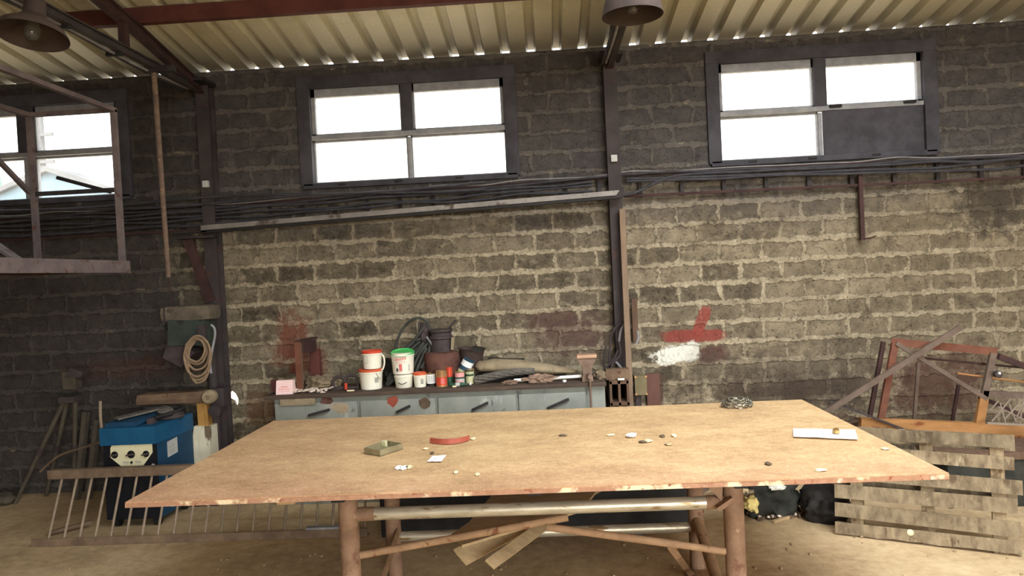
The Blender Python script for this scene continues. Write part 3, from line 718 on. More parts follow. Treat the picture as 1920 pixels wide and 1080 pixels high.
# ------------------------------------------------------------------ the big work table
HT = .89; TX0, TX1, TY0, TY1 = -1.974, 1.704, 3.28, 5.13; LXL, LXR, LYF, LYB = -1.02, .838, 3.55, 4.51
t = thing('work_table', 'large steel work table with a dusty brown plate top in the foreground', 'table', (-.1, 4.05, 0))
top = MB()
def tabletop():
    nx, ny = 46, 20
    g = []
    for j in range(ny+1):
        row = []
        for i in range(nx+1):
            x = TX0+(TX1-TX0)*i/nx; y = TY0+(TY1-TY0)*j/ny
            if j == 0: y += .004*noise.noise(V((x*9, 1, 0)))
            row.append((x, y, HT+.0025*noise.noise(V((x*1.4, y*1.4, 3)))))
        g.append(row)
    top.sheet(g, (0, 0, -.006)); return top.build('tabletop', 'dusty_tabletop', t, 30)
tt = tabletop()
em = MB()
for p, q in (((TX0, TY0+.004, 0), (TX1, TY0+.004, 0)), ((TX0, TY1-.004, 0), (TX1, TY1-.004, 0)), ((TX0+.004, TY0, 0), (TX0+.004, TY1, 0)), ((TX1-.004, TY0, 0), (TX1-.004, TY1, 0))):
    em.bar(V(p)+V((0, 0, HT-.0165)), V(q)+V((0, 0, HT-.0165)), .012, .020)
em.build('plate_edge', 'plate_edge', t, 0)
for x in (LXL, LXR):
    for y in (LYF, LYB): MB().cyl((x, y, 0), (x, y, HT-.075), .048, None, 28).build('leg', 'leg_rust', t, 30)
uf = MB()
for y in (LYF, LYB): uf.box((( LXL+LXR)/2, y, HT-.05), (LXR-LXL+.7, .06, .05))
for x in (LXL, LXR, -.1): uf.box((x, (LYF+LYB)/2+.1, HT-.042), (.06, 1.5, .05))
uf.build('top_frame', 'rubber_black', t, 0)
zfr = (onY(670, 963, LYF).z, onY(1350, 943, LYF).z)
MB().cyl((LXL+.03, LYF, .71), (LXR-.03, LYF, .71), .031, None, 22).build('front_rail', 'galvanised', t, 35)
MB().cyl((LXL+.03, LYB, .255), (LXR-.03, LYB, .255), .030, None, 22).build('rear_rail', 'galvanised', t, 35)
for s, x in ((1, LXL), (-1, LXR)):
    MB().cyl((x+s*.04, LYF, .71), (x+s*.13, LYF, .71), .033, None, 20).build('rail_collar', 'leg_rust', t, 35)
a, b = onY(676, 1041, LYF), onY(1065, 970, LYF); MB().cyl(a, b, .018, None, 14).build('front_brace', 'brace_rust', t)
a, b, c = onY(1024, 988, LYF-.01), onY(1272, 1021, LYF-.01), onY(1360, 1034, LYF-.01)
MB().cyl(a, b, .018, .019, 14).cyl(b, c, .017, None, 14).build('front_brace', 'brace_rust', t)
a, b = onY(1338, 905, LYF-.06), onY(1372, 935, LYF-.06)
MB().poly([(LXR-.16, LYF-.035, .84), (LXR-.05, LYF-.035, .84), (LXR-.06, LYF-.035, .72)], (0, .012, 0)).build('corner_gusset', 'leg_rust', t, 0)
MB().bar(onY(1345, 954, LYF-.06), onY(1374, 934, LYF-.06), .02, .035, V((0, 1, 0))).build('lug', 'leg_rust', t, 0)
MB().bar((LXL+.04, LYB-.05, .30), (LXL+.02, LYF+.05, .05), .05, .012, V((1, 0, 0))).build('side_brace', 'brace_rust', t, 0)
MB().cyl((LXR+.0, LYB-.05, .30), (LXR-.01, LYF+.05, .06), .032, None, 18).build('side_brace', 'brace_rust', t)
a = onY(1258, 1026, LYF+.05); b = onZ(1296, 1078, .012)
MB().bar(a, b, .035, .010, V((0, -1, .3))).build('foot_strut', 'brace_rust', t, 0)
MB().bar(onZ(1288, 1078, .006), onZ(1350, 1074, .006), .10, .012).build('foot_plate', 'brace_rust', t, 0)
a = onY(600, 949, 3.9)
MB().box((a.x, 4.2, HT-.055), (.085, 1.6, .04), None, .004).build('timber_bearer', 'wood_tan', t, 20)

# boards wedged under the table
def onP(px, py):                              # sloping plane from the front brace back to the plates under the table
    d = ray(px, py); k = (.50+.01*3.6-HC)/(d.z+.01*d.y); return V((d.x*k, d.y*k, HC+d.z*k))
def back(p, q, y): f = (y-p.y)/(q.y-p.y); return p+(q-p)*f
a, b, c, d = onP(847, 1001), onP(879, 979), onP(1016, 979), onP(866, 1022)
pz = lambda x, y: V((x, y, .50-.01*(y-3.6)))
bb = pz(b.x+.25, 5.40); cc = pz(bb.x+.75, 5.40); c1_ = pz(d.x+.62, d.y+.50)
tag(MB().poly([a, b, bb, cc, c1_, d], (0, 0, -.014)).build('loose_board', 'plank_pale', None, 0), 'wide pale board under the table, uppermost of three', 'board', 'boards under the table')
def slat(a, q, wd, dz, label):                 # a narrow board, one face tipped towards the door light
    a, q = onP(*a), onP(*q); o_ = V((0, 0, dz)); e_ = a+(q-a)*((5.05-a.y)/(q.y-a.y)); e_.x = min(e_.x, a.x+.9); e_.z = .486
    tag(MB().bar(a+o_, e_+o_, wd, .014, V((.25, -.62, .70)), .001).build('loose_board', 'plank_pale', None, 20), label, 'board', 'boards under the table')
slat((862, 1026), (950, 994), .10, -.050, 'torn pale board under the table, middle of three')
slat((918, 1039), (985, 992), .06, -.050, 'narrow pale slat hanging lowest under the table')

# things on the table
ZT = HT+.0025
def on_table(px, py): return onZ(px, py, ZT)
def tray():
    c = on_table(717, 850); ang = math.radians(-27); R = Matrix.Rotation(ang, 3, 'Z')
    t = thing('metal_tray', 'small square open metal tray on the table', 'tray', c)
    cc = [on_table(683, 851), on_table(713, 856), on_table(756, 842), on_table(722, 836)]; h = .034
    MB().poly(cc, (0, 0, .004)).build('tray_base', 'tray_steel', t, 0)
    m = MB(); ctr = sum(cc, V((0, 0, 0)))/4
    for p, q in zip(cc, cc[1:]+cc[:1]):
        n = ((p+q)/2-ctr).normalized()*-.005
        m.poly([p, q, q+V((0, 0, h)), p+V((0, 0, h))], n)
    m.build('tray_side', 'tray_steel', t, 0)
    k = cc[3]*.7+ctr*.3
    MB().box(k+V((0, 0, .022)), (.03, .02, .036), R, .004).build('tray_clip', 'can_cream', t, 20)
tray()
def red_strip():
    p0, pm, p1 = on_table(806, 831), on_table(845, 833), on_table(880, 826)
    g0, g1 = [], []
    for i in range(15):
        s = i/14; c = p0*(1-s)**2+(2*pm-.5*p0-.5*p1)*2*s*(1-s)+p1*s*s
        g0.append(c+V((0, 0, .001))); g1.append(c+V((0, .012, .028)))
    tag(MB().sheet([g0, g1], (0, .008, 0)).build('curved_strip', 'strip_red', None, 30), 'short curved red strip lying on the table', 'strip')
red_strip()
def scrap(name, pts, mat, label, cat, grp, lift=.002, wav=.004, seed=1):
    c = [on_table(*p) for p in pts]; n = 8; g = []
    for i in range(n+1):
        a = c[0].lerp(c[3], i/n); b = c[1].lerp(c[2], i/n)
        g.append([a.lerp(b, j/n)+V((0, 0, lift+.002+wav*(1+noise.noise(V((i*.5, j*.5, seed)))))) for j in range(n+1)])
    return tag(MB().sheet(g, (0, 0, -.0015)).build(name, mat, None, 60), label, cat, grp)
s = scrap('paper_scrap', [(801, 867), (828, 867), (837, 855), (811, 857)], 'paper_white', 'small white printed paper scrap near the red strip', 'paper', None, .001, .003, 2)
for i, (a, b) in enumerate((((812, 863.5), (826, 860.5)), ((809, 865.5), (820, 863.5)))):
    MB().bar(on_table(*a)+V((0, 0, .0088)), on_table(*b)+V((0, 0, .0088)), .003, .0006).build('printed_line', 'print_grey', s, 0)
for i, (x, y, r, lab) in enumerate(((747, 877.5, 6, 'leftmost of three white scraps before the metal tray'), (757, 878, 7, 'middle of three white scraps before the metal tray'), (767, 876.5, 5.5, 'cream rightmost of three white scraps before the metal tray'))):
    c = on_table(x, y); rr = r*3.7/1387
    pts = [c+V((math.cos(k*.785)*rr*(1+.2*math.sin(k*3+i)), math.sin(k*.785)*rr*2.2, 0.001)) for k in range(8)]
    tag(MB().poly(pts, (0, 0, .005)).build('paper_scrap', 'paper_white' if i < 2 else 'scrap_cream', None, 30), lab, 'paper', 'white scraps before the tray')
tag(MB().blob(on_table(1183, 819)+V((0, 0, .010)), (.030, .025, .013), .5, 2.5, 5, 3).build('crumpled_wrapper', 'paper_white', None, 60), 'crumpled white wrapper near the middle of the table', 'wrapper')
CH = [(1145, 816, 8, 2, 'scrap_cream', 'cream chip left of the crumpled white wrapper'), (1263, 817, 5, 4, 'scrap_cream', 'bright round chip right of the crumpled wrapper'), (1216, 827, 8, 3, 'scrap_cream', 'flat cream chip in front of the crumpled wrapper'), (1253, 833, 7, 3, 'plank_pale', 'tan flake of wood right of the flat cream chip'), (1205, 829, 7, 2.5, 'scrap_dark', 'dark chip left of the flat cream chip'), (1242, 818, 5, 3, 'scrap_dark', 'dark chip beside the bright round chip'), (1055, 817, 8, 2, 'scrap_dark', 'dark sliver furthest left of the table chips'), (798, 842, 6, 2, 'scrap_cream', 'pale chip beneath the red strip'), (810, 850, 4, 2.5, 'scrap_dark', 'dark chip above the printed paper scrap'), (895, 890, 5, 3, 'scrap_cream', 'pale chip near the front edge right of the paper scrap'), (855, 886, 5, 3, 'scrap_cream', 'pale chip near the front edge below the paper scrap'), (1440, 870, 6, 3, 'scrap_dark', 'dark lump near the front right of the table'), (1538, 882, 12, 2.5, 'scrap_cream', 'long cream flake near the front right edge'), (887, 823, 5, 3, 'scrap_cream', 'pale chip at the right end of the red strip'), (1660, 842, 8, 2, 'scrap_cream', 'cream flake beyond the white sheet near the right edge')]
for i, (x, y, a, b, mt, lab) in enumerate(CH):
    c = on_table(x, y); k = c.y/1387
    tag(MB().blob(c+V((0, 0, .003)), (a*k, b*k*3, .005), .4, 2, i, 2).build('table_chip', mt, None, 60), lab, 'chip', 'chips on the table')
sh = scrap('paper_sheet', [(1488, 821), (1609, 826), (1603, 808), (1487, 806)], 'paper_white', 'folded white sheet of paper on the right of the table', 'paper', None, .002, .004, 9)
a, b = on_table(1496, 813), on_table(1600, 817)
c = on_table(1568, 816)+V((0, 0, .012))
hexp = lambda r: [(r*math.cos(math.pi/3*i), r*math.sin(math.pi/3*i)) for i in range(6)]
t2 = thing('hex_nut', 'brass coloured hex nut lying on the white sheet', 'nut', c)
MB().extr(hexp(.020), c, c+V((0, 0, .018)), V((0, 1, 0))).build('nut_body', 'brass_nut', t2, 20)
MB().lathe([(.011, .018), (.014, .026), (.008, .026), (.008, .018)], c, V((0, 0, 1)), 16).build('nut_collar', 'brass_nut', t2, 40)
def chain():
    c0 = on_table(1382, 762); m = MB(); q = random.Random(8); k = c0.y/1387
    for layer, (n, rx, ry) in enumerate(((20, .095, .075), (17, .085, .062), (11, .06, .045))):
        for i in range(n):
            th = 2*math.pi*i/n+layer*.2; cc = c0+V((math.cos(th)*rx, math.sin(th)*ry, .012+.017*layer))
            tn = V((-math.sin(th), math.cos(th), q.uniform(-.4, .4))).normalized(); sd = V((0, 0, 1)) if i % 2 else V((math.cos(th), math.sin(th), .3))
            sd = (sd-tn*sd.dot(tn)).normalized()
            m.tube(ell(cc, tn*.019, sd*.010, 8), .0045, 5, True, 2)
    tag(m.build('steel_chain', 'chain_steel', None, 50), 'coiled steel chain at the far edge of the table', 'chain')
chain()


# ------------------------------------------------------------------ long bench against the wall
HB = .93; BY0, BY1 = 6.05, 6.55
BX0, BX1 = onY(513, 760, BY0).x, onY(1135, 740, BY0).x
t = thing('storage_bench', 'long grey painted steel bench with drawers against the block wall', 'bench', ((BX0+BX1)/2, 6.3, 0))
MB().box(((BX0+BX1)/2, (BY0+BY1)/2+.01, (HB-.04)/2), (BX1-BX0, BY1-BY0-.02, HB-.04), None, .006).build('body', 'bench_paint', t, 20)
seams = [513, 673, 819, 970, 1102]
handles = [((578, 779), (618, 768)), ((743, 773), (769, 761)), ((885, 769), (915, 755)), ((1026, 766), (1067, 748))]
for i in range(4):
    x0, x1 = onY(seams[i], 760, BY0).x+.014, onY(seams[i+1], 750, BY0).x-.014
    d = MB().box(((x0+x1)/2, BY0, .70), (x1-x0, .024, .31), None, .006).build('drawer', 'bench_paint', t, 20)
    p, q = onY(*handles[i][0], BY0-.03), onY(*handles[i][1], BY0-.03)
    MB().bar(p, q, .02, .026, V((0, 1, 0)), .004).build('handle', 'steel_black', d, 20)
    MB().box(((x0+x1)/2, BY0, .28), (x1-x0, .024, .46), None, .006).build('door', 'bench_paint', t, 20)
MB().box(((BX0+BX1)/2-.03, (BY0+BY1)/2-.015, HB-.016), (BX1-BX0+.08, BY1-BY0+.04, .032), None, .004).build('worktop', 'bench_board', t, 20)
a, b = onY(526, 756, BY0-.02), onY(592, 750, BY0-.02)
MB().box(((a.x+b.x)/2, BY0-.022, HB-.045), (b.x-a.x, .02, .08), None, .003).build('front_patch_board', 'canvas', t, 20)
for px, py, w_, h_, mt in ((612, 752, .05, .035, 'cast_rust'), (735, 752, .055, .045, 'strip_red'), (795, 755, .06, .05, 'scrap_dark'), (640, 765, .09, .05, 'flake_paint')):
    p = onY(px, py, BY0-.0125); q = random.Random(px)
    MB().poly([(p.x+math.cos(k*.7)*w_*(1+q.uniform(-.3, .3)), BY0-.0135, p.z+math.sin(k*.7)*h_*(1+q.uniform(-.3, .3))) for k in range(9)], (0, .003, 0)).build('paint_blotch', mt, t, 0)
def bz(px, py, Y): p = onY(px, py, Y); return V((p.x, Y, HB))     # foot on the worktop under a photo point
def bucket(px0, px1, pyt, pyb, Y, label, lid, z0=None, wire=False, lidtilt=0, handle_side=False, name='plastic_bucket'):
    cx = (px0+px1)/2; p = onY(cx, pyb, Y); z = HB if z0 is None else z0
    zt = onY(cx, pyt, Y).z; R = (px1-px0)/2*Y/1387; H = zt-z
    c = V((p.x, Y, z)); t = thing(name, label, 'bucket', c, 'plastic buckets on the bench')
    rb = R*.86
    MB().lathe([(0, 0), (rb-.004, 0), (rb, .004), (R*.955, H-.03), (R, H-.028), (R, H-.018), (R*.965, H-.016), (R*.965, H-.004), (R*.9, H-.004), (0, H-.006)], c, V((0, 0, 1)), 36).build('bucket_body', 'plastic_white', t, 40)
    if lid: MB().lathe([(R*.97, -.014), (R*1.0, -.014), (R*1.0, .002), (R*.95, .006), (R*.90, -.001), (0, -.001)], c+V((0, 0, H-.001)), V((0, -lidtilt*.2, 1)), 36).build('lid', lid, t, 40)
    if wire:
        a = c+V((-R*.98, 0, H-.03)); b = c+V((R*.98, 0, H-.03)); pts = [a+(b-a)*(i/8)+V((0, -math.sin(math.pi*i/8)*R*1.02, -math.sin(math.pi*i/8)*H*.42)) for i in range(9)]
        MB().tube(pts, .0032, 6).build('wire_handle', 'cast_dark', t)
    if handle_side:
        pts = [c+V((R*.93, 0, H-.03)), c+V((R*1.2, -.02, H-.05)), c+V((R*1.28, -.03, H-.10)), c+V((R*1.12, -.03, H-.15)), c+V((R*.95, -.03, H-.16))]
        MB().tube(pts, .007, 8).build('handle', 'plastic_white', t)
    return t, c, R, H
def cyl_patch(c, R0, R1, H, th0, th1, h0, h1, off=.0012, n=8):
    """printed patch wrapped on a bucket or can; angles from the viewer side (-Y), heights as fractions"""
    g = []
    for i in range(5):
        f = h0+(h1-h0)*i/4; r = R0+(R1-R0)*f+off
        g.append([V(c)+V((math.sin(th0+(th1-th0)*j/n)*r, -math.cos(th0+(th1-th0)*j/n)*r, H*f)) for j in range(n+1)])
    m = MB(); m.sheet(g, (0, .001, 0)); return m
YB1 = 6.2
A, ca, Ra, Ha = bucket(674, 720, 692, 733, YB1, 'larger white bucket with a red lid, bottom of the left stack', 'lid_orange', None, False)
MB().tube([ca+V((Ra*.6, -Ra*.78, Ha*.88)), ca+V((Ra*.8, -Ra*.62, Ha*.62)), ca+V((Ra*.93, -Ra*.42, Ha*.5))], .0025, 6).build('wire_handle', 'print_grey', A)
cyl_patch(ca, Ra*.86, Ra*.96, Ha, .55, .95, .35, .62).build('printed_label', 'print_grey', A, 60)
Bk, cb, Rb, Hb = bucket(679, 718, 658, 692, YB1, 'smaller white bucket with a red lid, top of the left stack', 'lid_red', HB+Ha+.006, False, 0, True)
for h in (.35, .72): cyl_patch(cb, Rb*.86, Rb*.96, Hb, -.9, -.25, h, h+.02).build('printed_line', 'print_grey', Bk, 60)
cyl_patch(cb, Rb*.86, Rb*.96, Hb, -.27, -.24, .35, .72).build('printed_line', 'print_grey', Bk, 60)
Cc, cc_, Rc, Hc = bucket(740, 776, 700, 731, YB1, 'white bucket with a wire handle under the green lidded one', None, None, True)
D, cd, Rd, Hd = bucket(734, 779, 660, 701, YB1, 'white bucket with a green lid and red print, on top', 'lid_green', HB+Hc+.001, False, 1)
# red lettering on the green lidded bucket: too blurred to read in the photo, kept as letter-like strokes
for i in range(8):
    th = -.55+i*.135
    cyl_patch(cd, Rd*.86, Rd*.96, Hd, th, th+.085, .63+.008*i, .76+.010*i).build('printed_letter', 'print_red', D, 60)
for i in range(6):
    th = -.45+i*.15
    cyl_patch(cd, Rd*.86, Rd*.96, Hd, th, th+.07, .53+.006*i, .59+.006*i).build('printed_letter', 'print_pink', D, 60)
cyl_patch(cd, Rd*.86, Rd*.96, Hd, -.18, .10, .16, .50).build('printed_panel', 'print_red', D, 60)
cyl_patch(cd, Rd*.86, Rd*.96, Hd, -.48, -.28, .15, .30).build('printed_panel', 'print_dark', D, 60)
cyl_patch(cd, Rd*.86, Rd*.96, Hd, .72, .82, .15, .45).build('printed_panel', 'print_grey', D, 60)
Eb, ce, Re, He = bucket(776, 801, 699, 730, YB1-.02, 'narrow white tub with an orange lid right of the wire handled bucket', 'lid_orange', None, False, 0, False, 'plastic_tub')
cyl_patch(ce, Re*.86, Re*.96, He, .25, .75, .25, .62).build('printed_label', 'print_grey', Eb, 60)

def can(px0, px1, pyt, pyb, Y, label, body, cat='can', band=None, axis=V((0, 0, 1)), z0=None, name='paint_can', top='can_rim'):
    cx = (px0+px1)/2; p = onY(cx, pyb, Y); R = (px1-px0)/2*Y/1387; zt = onY(cx, pyt, Y).z; z = HB if z0 is None else z0; H = zt-z
    c = V((p.x, Y, z)); t = thing(name, label, cat, c, 'cans and jars on the bench')
    MB().lathe([(0, 0), (R*.97, 0), (R, .004), (R*.98, .008), (R*.98, H-.008), (R, H-.004), (R*.97, H), (R*.9, H-.004), (0, H-.004)], c, axis, 28).build('can_body', body, t, 40)
    MB().lathe([(R*.985, H-.007), (R*1.02, H-.004), (R*1.0, H+.001), (R*.9, H-.001), (R*.88, H-.003)], c, axis, 28).build('rim', top, t, 40)
    for (mt, a, b, h0, h1) in band or []: cyl_patch(c, R*.98, R*.98, H, a, b, h0, h1).build('printed_label', mt, t, 60)
    return t, c, R, H
can(800, 818, 700, 722, 6.22, 'small can with a barcode label beside the orange lidded tub', 'rubber_black', 'can', [('paper_white', -1.2, 1.2, .22, .95)]+[('print_grey', -.5+.22*i, -.42+.22*i+.03*(i % 2), .3, .88) for i in range(6)])
can(818, 840, 695, 727, 6.16, 'red and gold can at the front of the bench', 'can_rim', 'can', [('can_red', -1.3, 1.3, .10, .62), ('print_red', .0, .7, .2, .55)])
can(836, 850, 688, 715, 6.26, 'small red capped jar behind the red and gold can', 'jar_green', 'jar', [('can_red', -1.2, 1.2, .45, .95)], name='glass_jar', top='can_red')
can(853, 873, 697, 720, 6.22, 'dark can with pink and white labels right of the red can', 'jar_green', 'can', [('print_pink', -1.1, 1.1, .62, .95), ('sticker_white', -1.1, 1.1, .12, .5), ('print_pink', -.8, .8, .25, .38)])
can(873, 890, 692, 718, 6.25, 'cream and green can at the right end of the cans', 'can_cream', 'can', [('jar_green', -1.2, 1.2, .55, .68), ('jar_green', -1.2, 1.2, .86, .97)])
def tilted_can():
    Y = 6.30; a, b = onY(868, 698, Y), onY(880, 674, Y); d = (b-a); R = 11*Y/1387
    t = thing('paint_can', 'tilted blue and white can leaning above the other cans', 'can', a, 'cans and jars on the bench')
    ax = V((d.x, -.01, d.z)); H = ax.length
    MB().lathe([(0, 0), (R, 0), (R, H), (R*.9, H-.002), (0, H-.002)], a, ax, 26).build('can_body', 'can_blue', t, 40)
    MB().lathe([(R+.001, H*.52), (R+.001, H*.92)], a, ax, 26).build('printed_label', 'paper_white', t, 60)
    MB().lathe([(R+.001, H*.0), (R+.001, H*.22)], a, ax, 26).build('printed_label', 'can_cream', t, 60)
tilted_can()
def lying_bottle():
    Y = 6.10; a, b = onY(842, 713, Y), onY(882, 708, Y); a.z = b.z = HB+.018
    t = thing('glass_bottle', 'small green bottle lying on its side before the cans', 'bottle', a)
    L = (b-a).length
    MB().lathe([(0, 0), (.015, .002), (.017, .01), (.017, L*.62), (.008, L*.78), (.008, L), (0, L)], a, b-a, 20).build('bottle_body', 'jar_green', t, 40)
    MB().lathe([(.0175, L*.3), (.0175, L*.5)], a, b-a, 20).build('printed_label', 'sticker_white', t, 60)
    MB().lathe([(.010, L*.95), (.010, L*1.03), (0, L*1.03)], a, b-a, 16).build('cap', 'tube_white', t, 40)
lying_bottle()
tag(MB().blob(bz(852, 729, 6.08)+V((0, 0, .006)), (.022, .015, .008), .4, 2, 3, 2).build('paper_scrap', 'scrap_cream', None, 60), 'cream scrap on the bench edge below the cans', 'paper')
# pink card box
a, b = bz(521, 736, 6.12), bz(552, 735, 6.12); h = .115
t = thing('pink_carton', 'small pink carton at the left end of the bench', 'carton', (a+b)/2)
MB().extr([(-.05, 0), (.05, 0), (.022, h), (-.022, h)], a, b, V((0, 0, 1)), [(-.05, 0), (.05, 0), (.022, h), (-.022, h)]).build('carton_body', 'paper_pink', t, 0)
for f0, f1, wx in ((.35, .40, .05), (.22, .25, .045), (.5, .58, .03)):
    ym = (a.y+b.y)/2
    MB().poly([((a.x+b.x)/2-wx, ym-.05+.028*f0-.002, HB+h*f0), ((a.x+b.x)/2+wx, ym-.05+.028*f0-.002, HB+h*f0), ((a.x+b.x)/2+wx, ym-.05+.028*f1-.002, HB+h*f1), ((a.x+b.x)/2-wx, ym-.05+.028*f1-.002, HB+h*f1)], (0, .001, 0)).build('printed_line', 'print_pink', t, 0)
# rusty portal frame standing on the bench
def portal_frame():
    a = bz(564, 728, 6.22); b = bz(594, 718, 6.46); zt = onY(564, 641, 6.22).z; ztb = onY(594, 655, 6.46).z
    t = thing('rusty_bracket_frame', 'upright rusty steel portal frame at the left end of the bench', 'frame', a)
    MB().extr([(-.025, -.03), (.025, -.03), (.025, -.02), (-.015, -.02), (-.015, .03), (-.025, .03)], a, (a.x, a.y, zt), V((0, 1, 0))).build('post', 'red_rust', t, 20)
    MB().box((a.x, a.y-.005, (HB+zt)/2), (.055, .02, zt-HB)).build('post_flange', 'iron_brown', t, 0)
    MB().box((b.x, b.y, (HB+ztb)/2), (.085, .05, ztb-HB), None, .004).build('post', 'rust_beam', t, 20)
    MB().poly([(a.x-.03, a.y-.03, zt), (a.x+.04, a.y-.03, zt), (b.x+.03, b.y, zt+.005), (b.x-.03, b.y, zt+.005)], (0, 0, .014)).build('top_plate', 'rust_dark', t, 0)
    MB().poly([(a.x+.03, a.y, zt-.10), (b.x+.01, b.y-.03, zt-.10), (b.x+.01, b.y-.03, zt), (a.x+.03, a.y, zt)], (.014, .0, 0)).build('web_plate', 'rust_dark', t, 0)
portal_frame()
def small_block(px, py0, py1, Y, wd, mat, name, label, cat):
    p = bz(px, py1, Y); zt = onY(px, py0, Y).z
    return tag(MB().box((p.x, Y, (HB+zt)/2), (wd, .06, zt-HB), None, .006).build(name, mat, None, 20), label, cat)
small_block(516, 712, 735, 6.30, .05, 'rust_beam', 'steel_offcut', 'short red brown steel offcut behind the pink carton', 'offcut')
tag(MB().blob(bz(604, 716, 6.32)+V((0, 0, .05)), (.13, .08, .065), .5, 2.2, 2).build('dusty_rag', 'rag_dusty', None, 60), 'heap of dusty rag behind the white flakes on the bench', 'rag')
tag(MB().blob(bz(630, 716, 6.34)+V((0, 0, .04)), (.06, .08, .055), .5, 2.2, 6).build('dusty_rag', 'rag_dusty', None, 60), 'smaller dusty rag bundle left of the red clamp', 'rag')
m = MB(); q = random.Random(3)
for i in range(60):
    p = bz(q.gauss(585, 16), 733, 6.0+.06+q.uniform(.02, .16)); m.blob(p+V((0, 0, q.uniform(.003, .025))), (q.uniform(.008, .03), .02, .007), .5, 2, i, 1)
tag(m.build('wood_shavings', 'flock_white', None, 60), 'spill of pale shavings on the bench near the pink carton', 'shavings', None, 'stuff')
# clamps right of the rags
def clamp(px, label, mat, h):
    p = bz(px, 728, 6.24); t = thing('iron_clamp', label, 'clamp', p, 'small iron clamps on the bench')
    MB().tube([p+V((-.05, 0, .015)), p+V((-.055, 0, h*.6)), p+V((-.03, 0, h)), p+V((.03, 0, h)), p+V((.05, 0, h*.7))], .014, 8).build('clamp_frame', 'cast_dark', t)
    MB().cyl(p+V((.05, 0, .014)), p+V((.05, 0, h*.75)), .009, None, 10).build('screw', mat, t)
    MB().box(p+V((0, 0, .012)), (.13, .035, .024), None, .004).build('clamp_foot', 'cast_dark', t, 20)
clamp(637, 'dark iron clamp next to the rags on the bench', 'cast_dark', .10); clamp(660, 'dark iron clamp close to the white buckets', 'cast_dark', .11)
tag(MB().box(bz(649, 728, 6.16)+V((0, 0, .034)), (.022, .02, .056), None, .005).build('red_tag', 'can_red', None, 20), 'small red block between the two iron clamps', 'block')
tag(MB().bar(bz(651, 732, 6.1)+V((0, 0, .006)), bz(664, 730, 6.1)+V((0, 0, .006)), .02, .01).build('chalk_stick', 'scrap_cream', None, 0), 'short pale stick in front of the iron clamps', 'stick')

# coil of thick hose leaning on the wall
def hose():
    Y = 6.40; t = thing('hose_coil', 'big coil of dark hose standing on the bench behind the buckets', 'hose', bz(760, 720, Y))
    q = random.Random(11); m = MB()
    a, b = onY(737, 716, 6.34), onY(797, 632, 6.52)
    for i in range(9):
        c = (a+b)/2+V((q.uniform(-.03, .03), (i-4)*.016, q.uniform(-.02, .03))); d = (b-a)/2
        c.y = min(c.y, 6.5)
        w_ = V((-.6, .0, -.45)).normalized()*q.uniform(.05, .14)
        pts = ell(c, d*q.uniform(.92, 1.08), w_, 14, 0, .05, q)
        m.tube(pts, .014, 8, True, 4)
    o = m.build('hose_loops', 'rubber_hose', t)
    m = MB(); pt = [(736, 690), (742, 650), (752, 622), (768, 603), (784, 596), (798, 601), (806, 615), (806, 640), (800, 656)]
    m.tube([onY(x, y, 6.50) for x, y in pt], .011, 8); m.build('hose_end', 'rubber_hose', t)
    m = MB()
    for pt in ([(735, 700), (752, 662), (776, 640), (796, 634)], [(746, 668), (772, 644), (790, 620), (797, 612)], [(770, 700), (784, 668), (796, 650), (806, 640)], [(778, 702), (792, 668), (800, 652)], [(790, 690), (803, 664), (806, 645)], [(726, 712), (740, 690), (765, 660), (788, 640)]):
        m.tube([onY(x, y, 6.33+.02*k) for k, (x, y) in enumerate(pt)], .013, 8)
    m.build('hose_strand', 'rubber_hose', t)
    MB().blob(onY(796, 628, 6.42), (.055, .05, .10), .35, 2.5, 4).build('hose_binding', 'cast_dark', t, 60)
    MB().tube([onY(800, 632, 6.36), onY(806, 640, 6.34), onY(813, 650, 6.33)], .010, 8).build('hose_nozzle', 'sash_grey', t)
    MB().poly([onY(784, 604, 6.42), onY(787, 603, 6.42), onY(791, 622, 6.42), onY(784, 622, 6.42)], (0, .02, 0)).build('hook', 'cast_dark', t, 0)
hose()
# black plastic sack behind the buckets
tag(MB().blob(bz(740, 715, 6.44)+V((0, 0, .10)), (.10, .07, .12), .35, 2.2, 9).build('black_sack', 'rubber_black', None, 60), 'slumped black sack between the two bucket stacks', 'sack')
# rusty machine casting
def casting():
    Y = 6.38; p = bz(830, 700, Y); k = Y/1387
    t = thing('machine_casting', 'large rusty machine casting with a dark flanged neck on the bench', 'casting', p)
    z = lambda py: onY(830, py, Y).z-HB
    MB().lathe([(0, 0), (29*k, 0), (31*k, .02), (34*k, z(668)), (33*k, z(660)), (22*k, z(658)), (0, z(658))], p, V((0, 0, 1)), 32).build('drum', 'cast_rust', t, 40)
    MB().lathe([(0, z(660)), (21*k, z(660)), (20*k, z(636)), (23*k, z(634)), (23*k, z(630)), (20*k, z(629)), (20*k, z(623)), (23*k, z(621)), (23*k, z(617)), (0, z(617))], p, V((0, 0, 1)), 32).build('flanged_neck', 'cast_dark', t, 40)
    a = V((p.x, Y-.03, HB))
    MB().poly([a+V((13*k, 0, z(617))), a+V((17*k, 0, z(617))), a+V((30*k, 0, z(602))), a+V((26*k, 0, z(602)))], (0, .08, 0)).build('fin_plate', 'cast_dark', t, 0)
    MB().poly([a+V((20*k, -.05, z(655))), a+V((25*k, -.05, z(655))), a+V((28*k, -.05, z(632))), a+V((22*k, -.05, z(632)))], (0, .02, 0)).build('lug', 'canvas', t, 0)
casting()
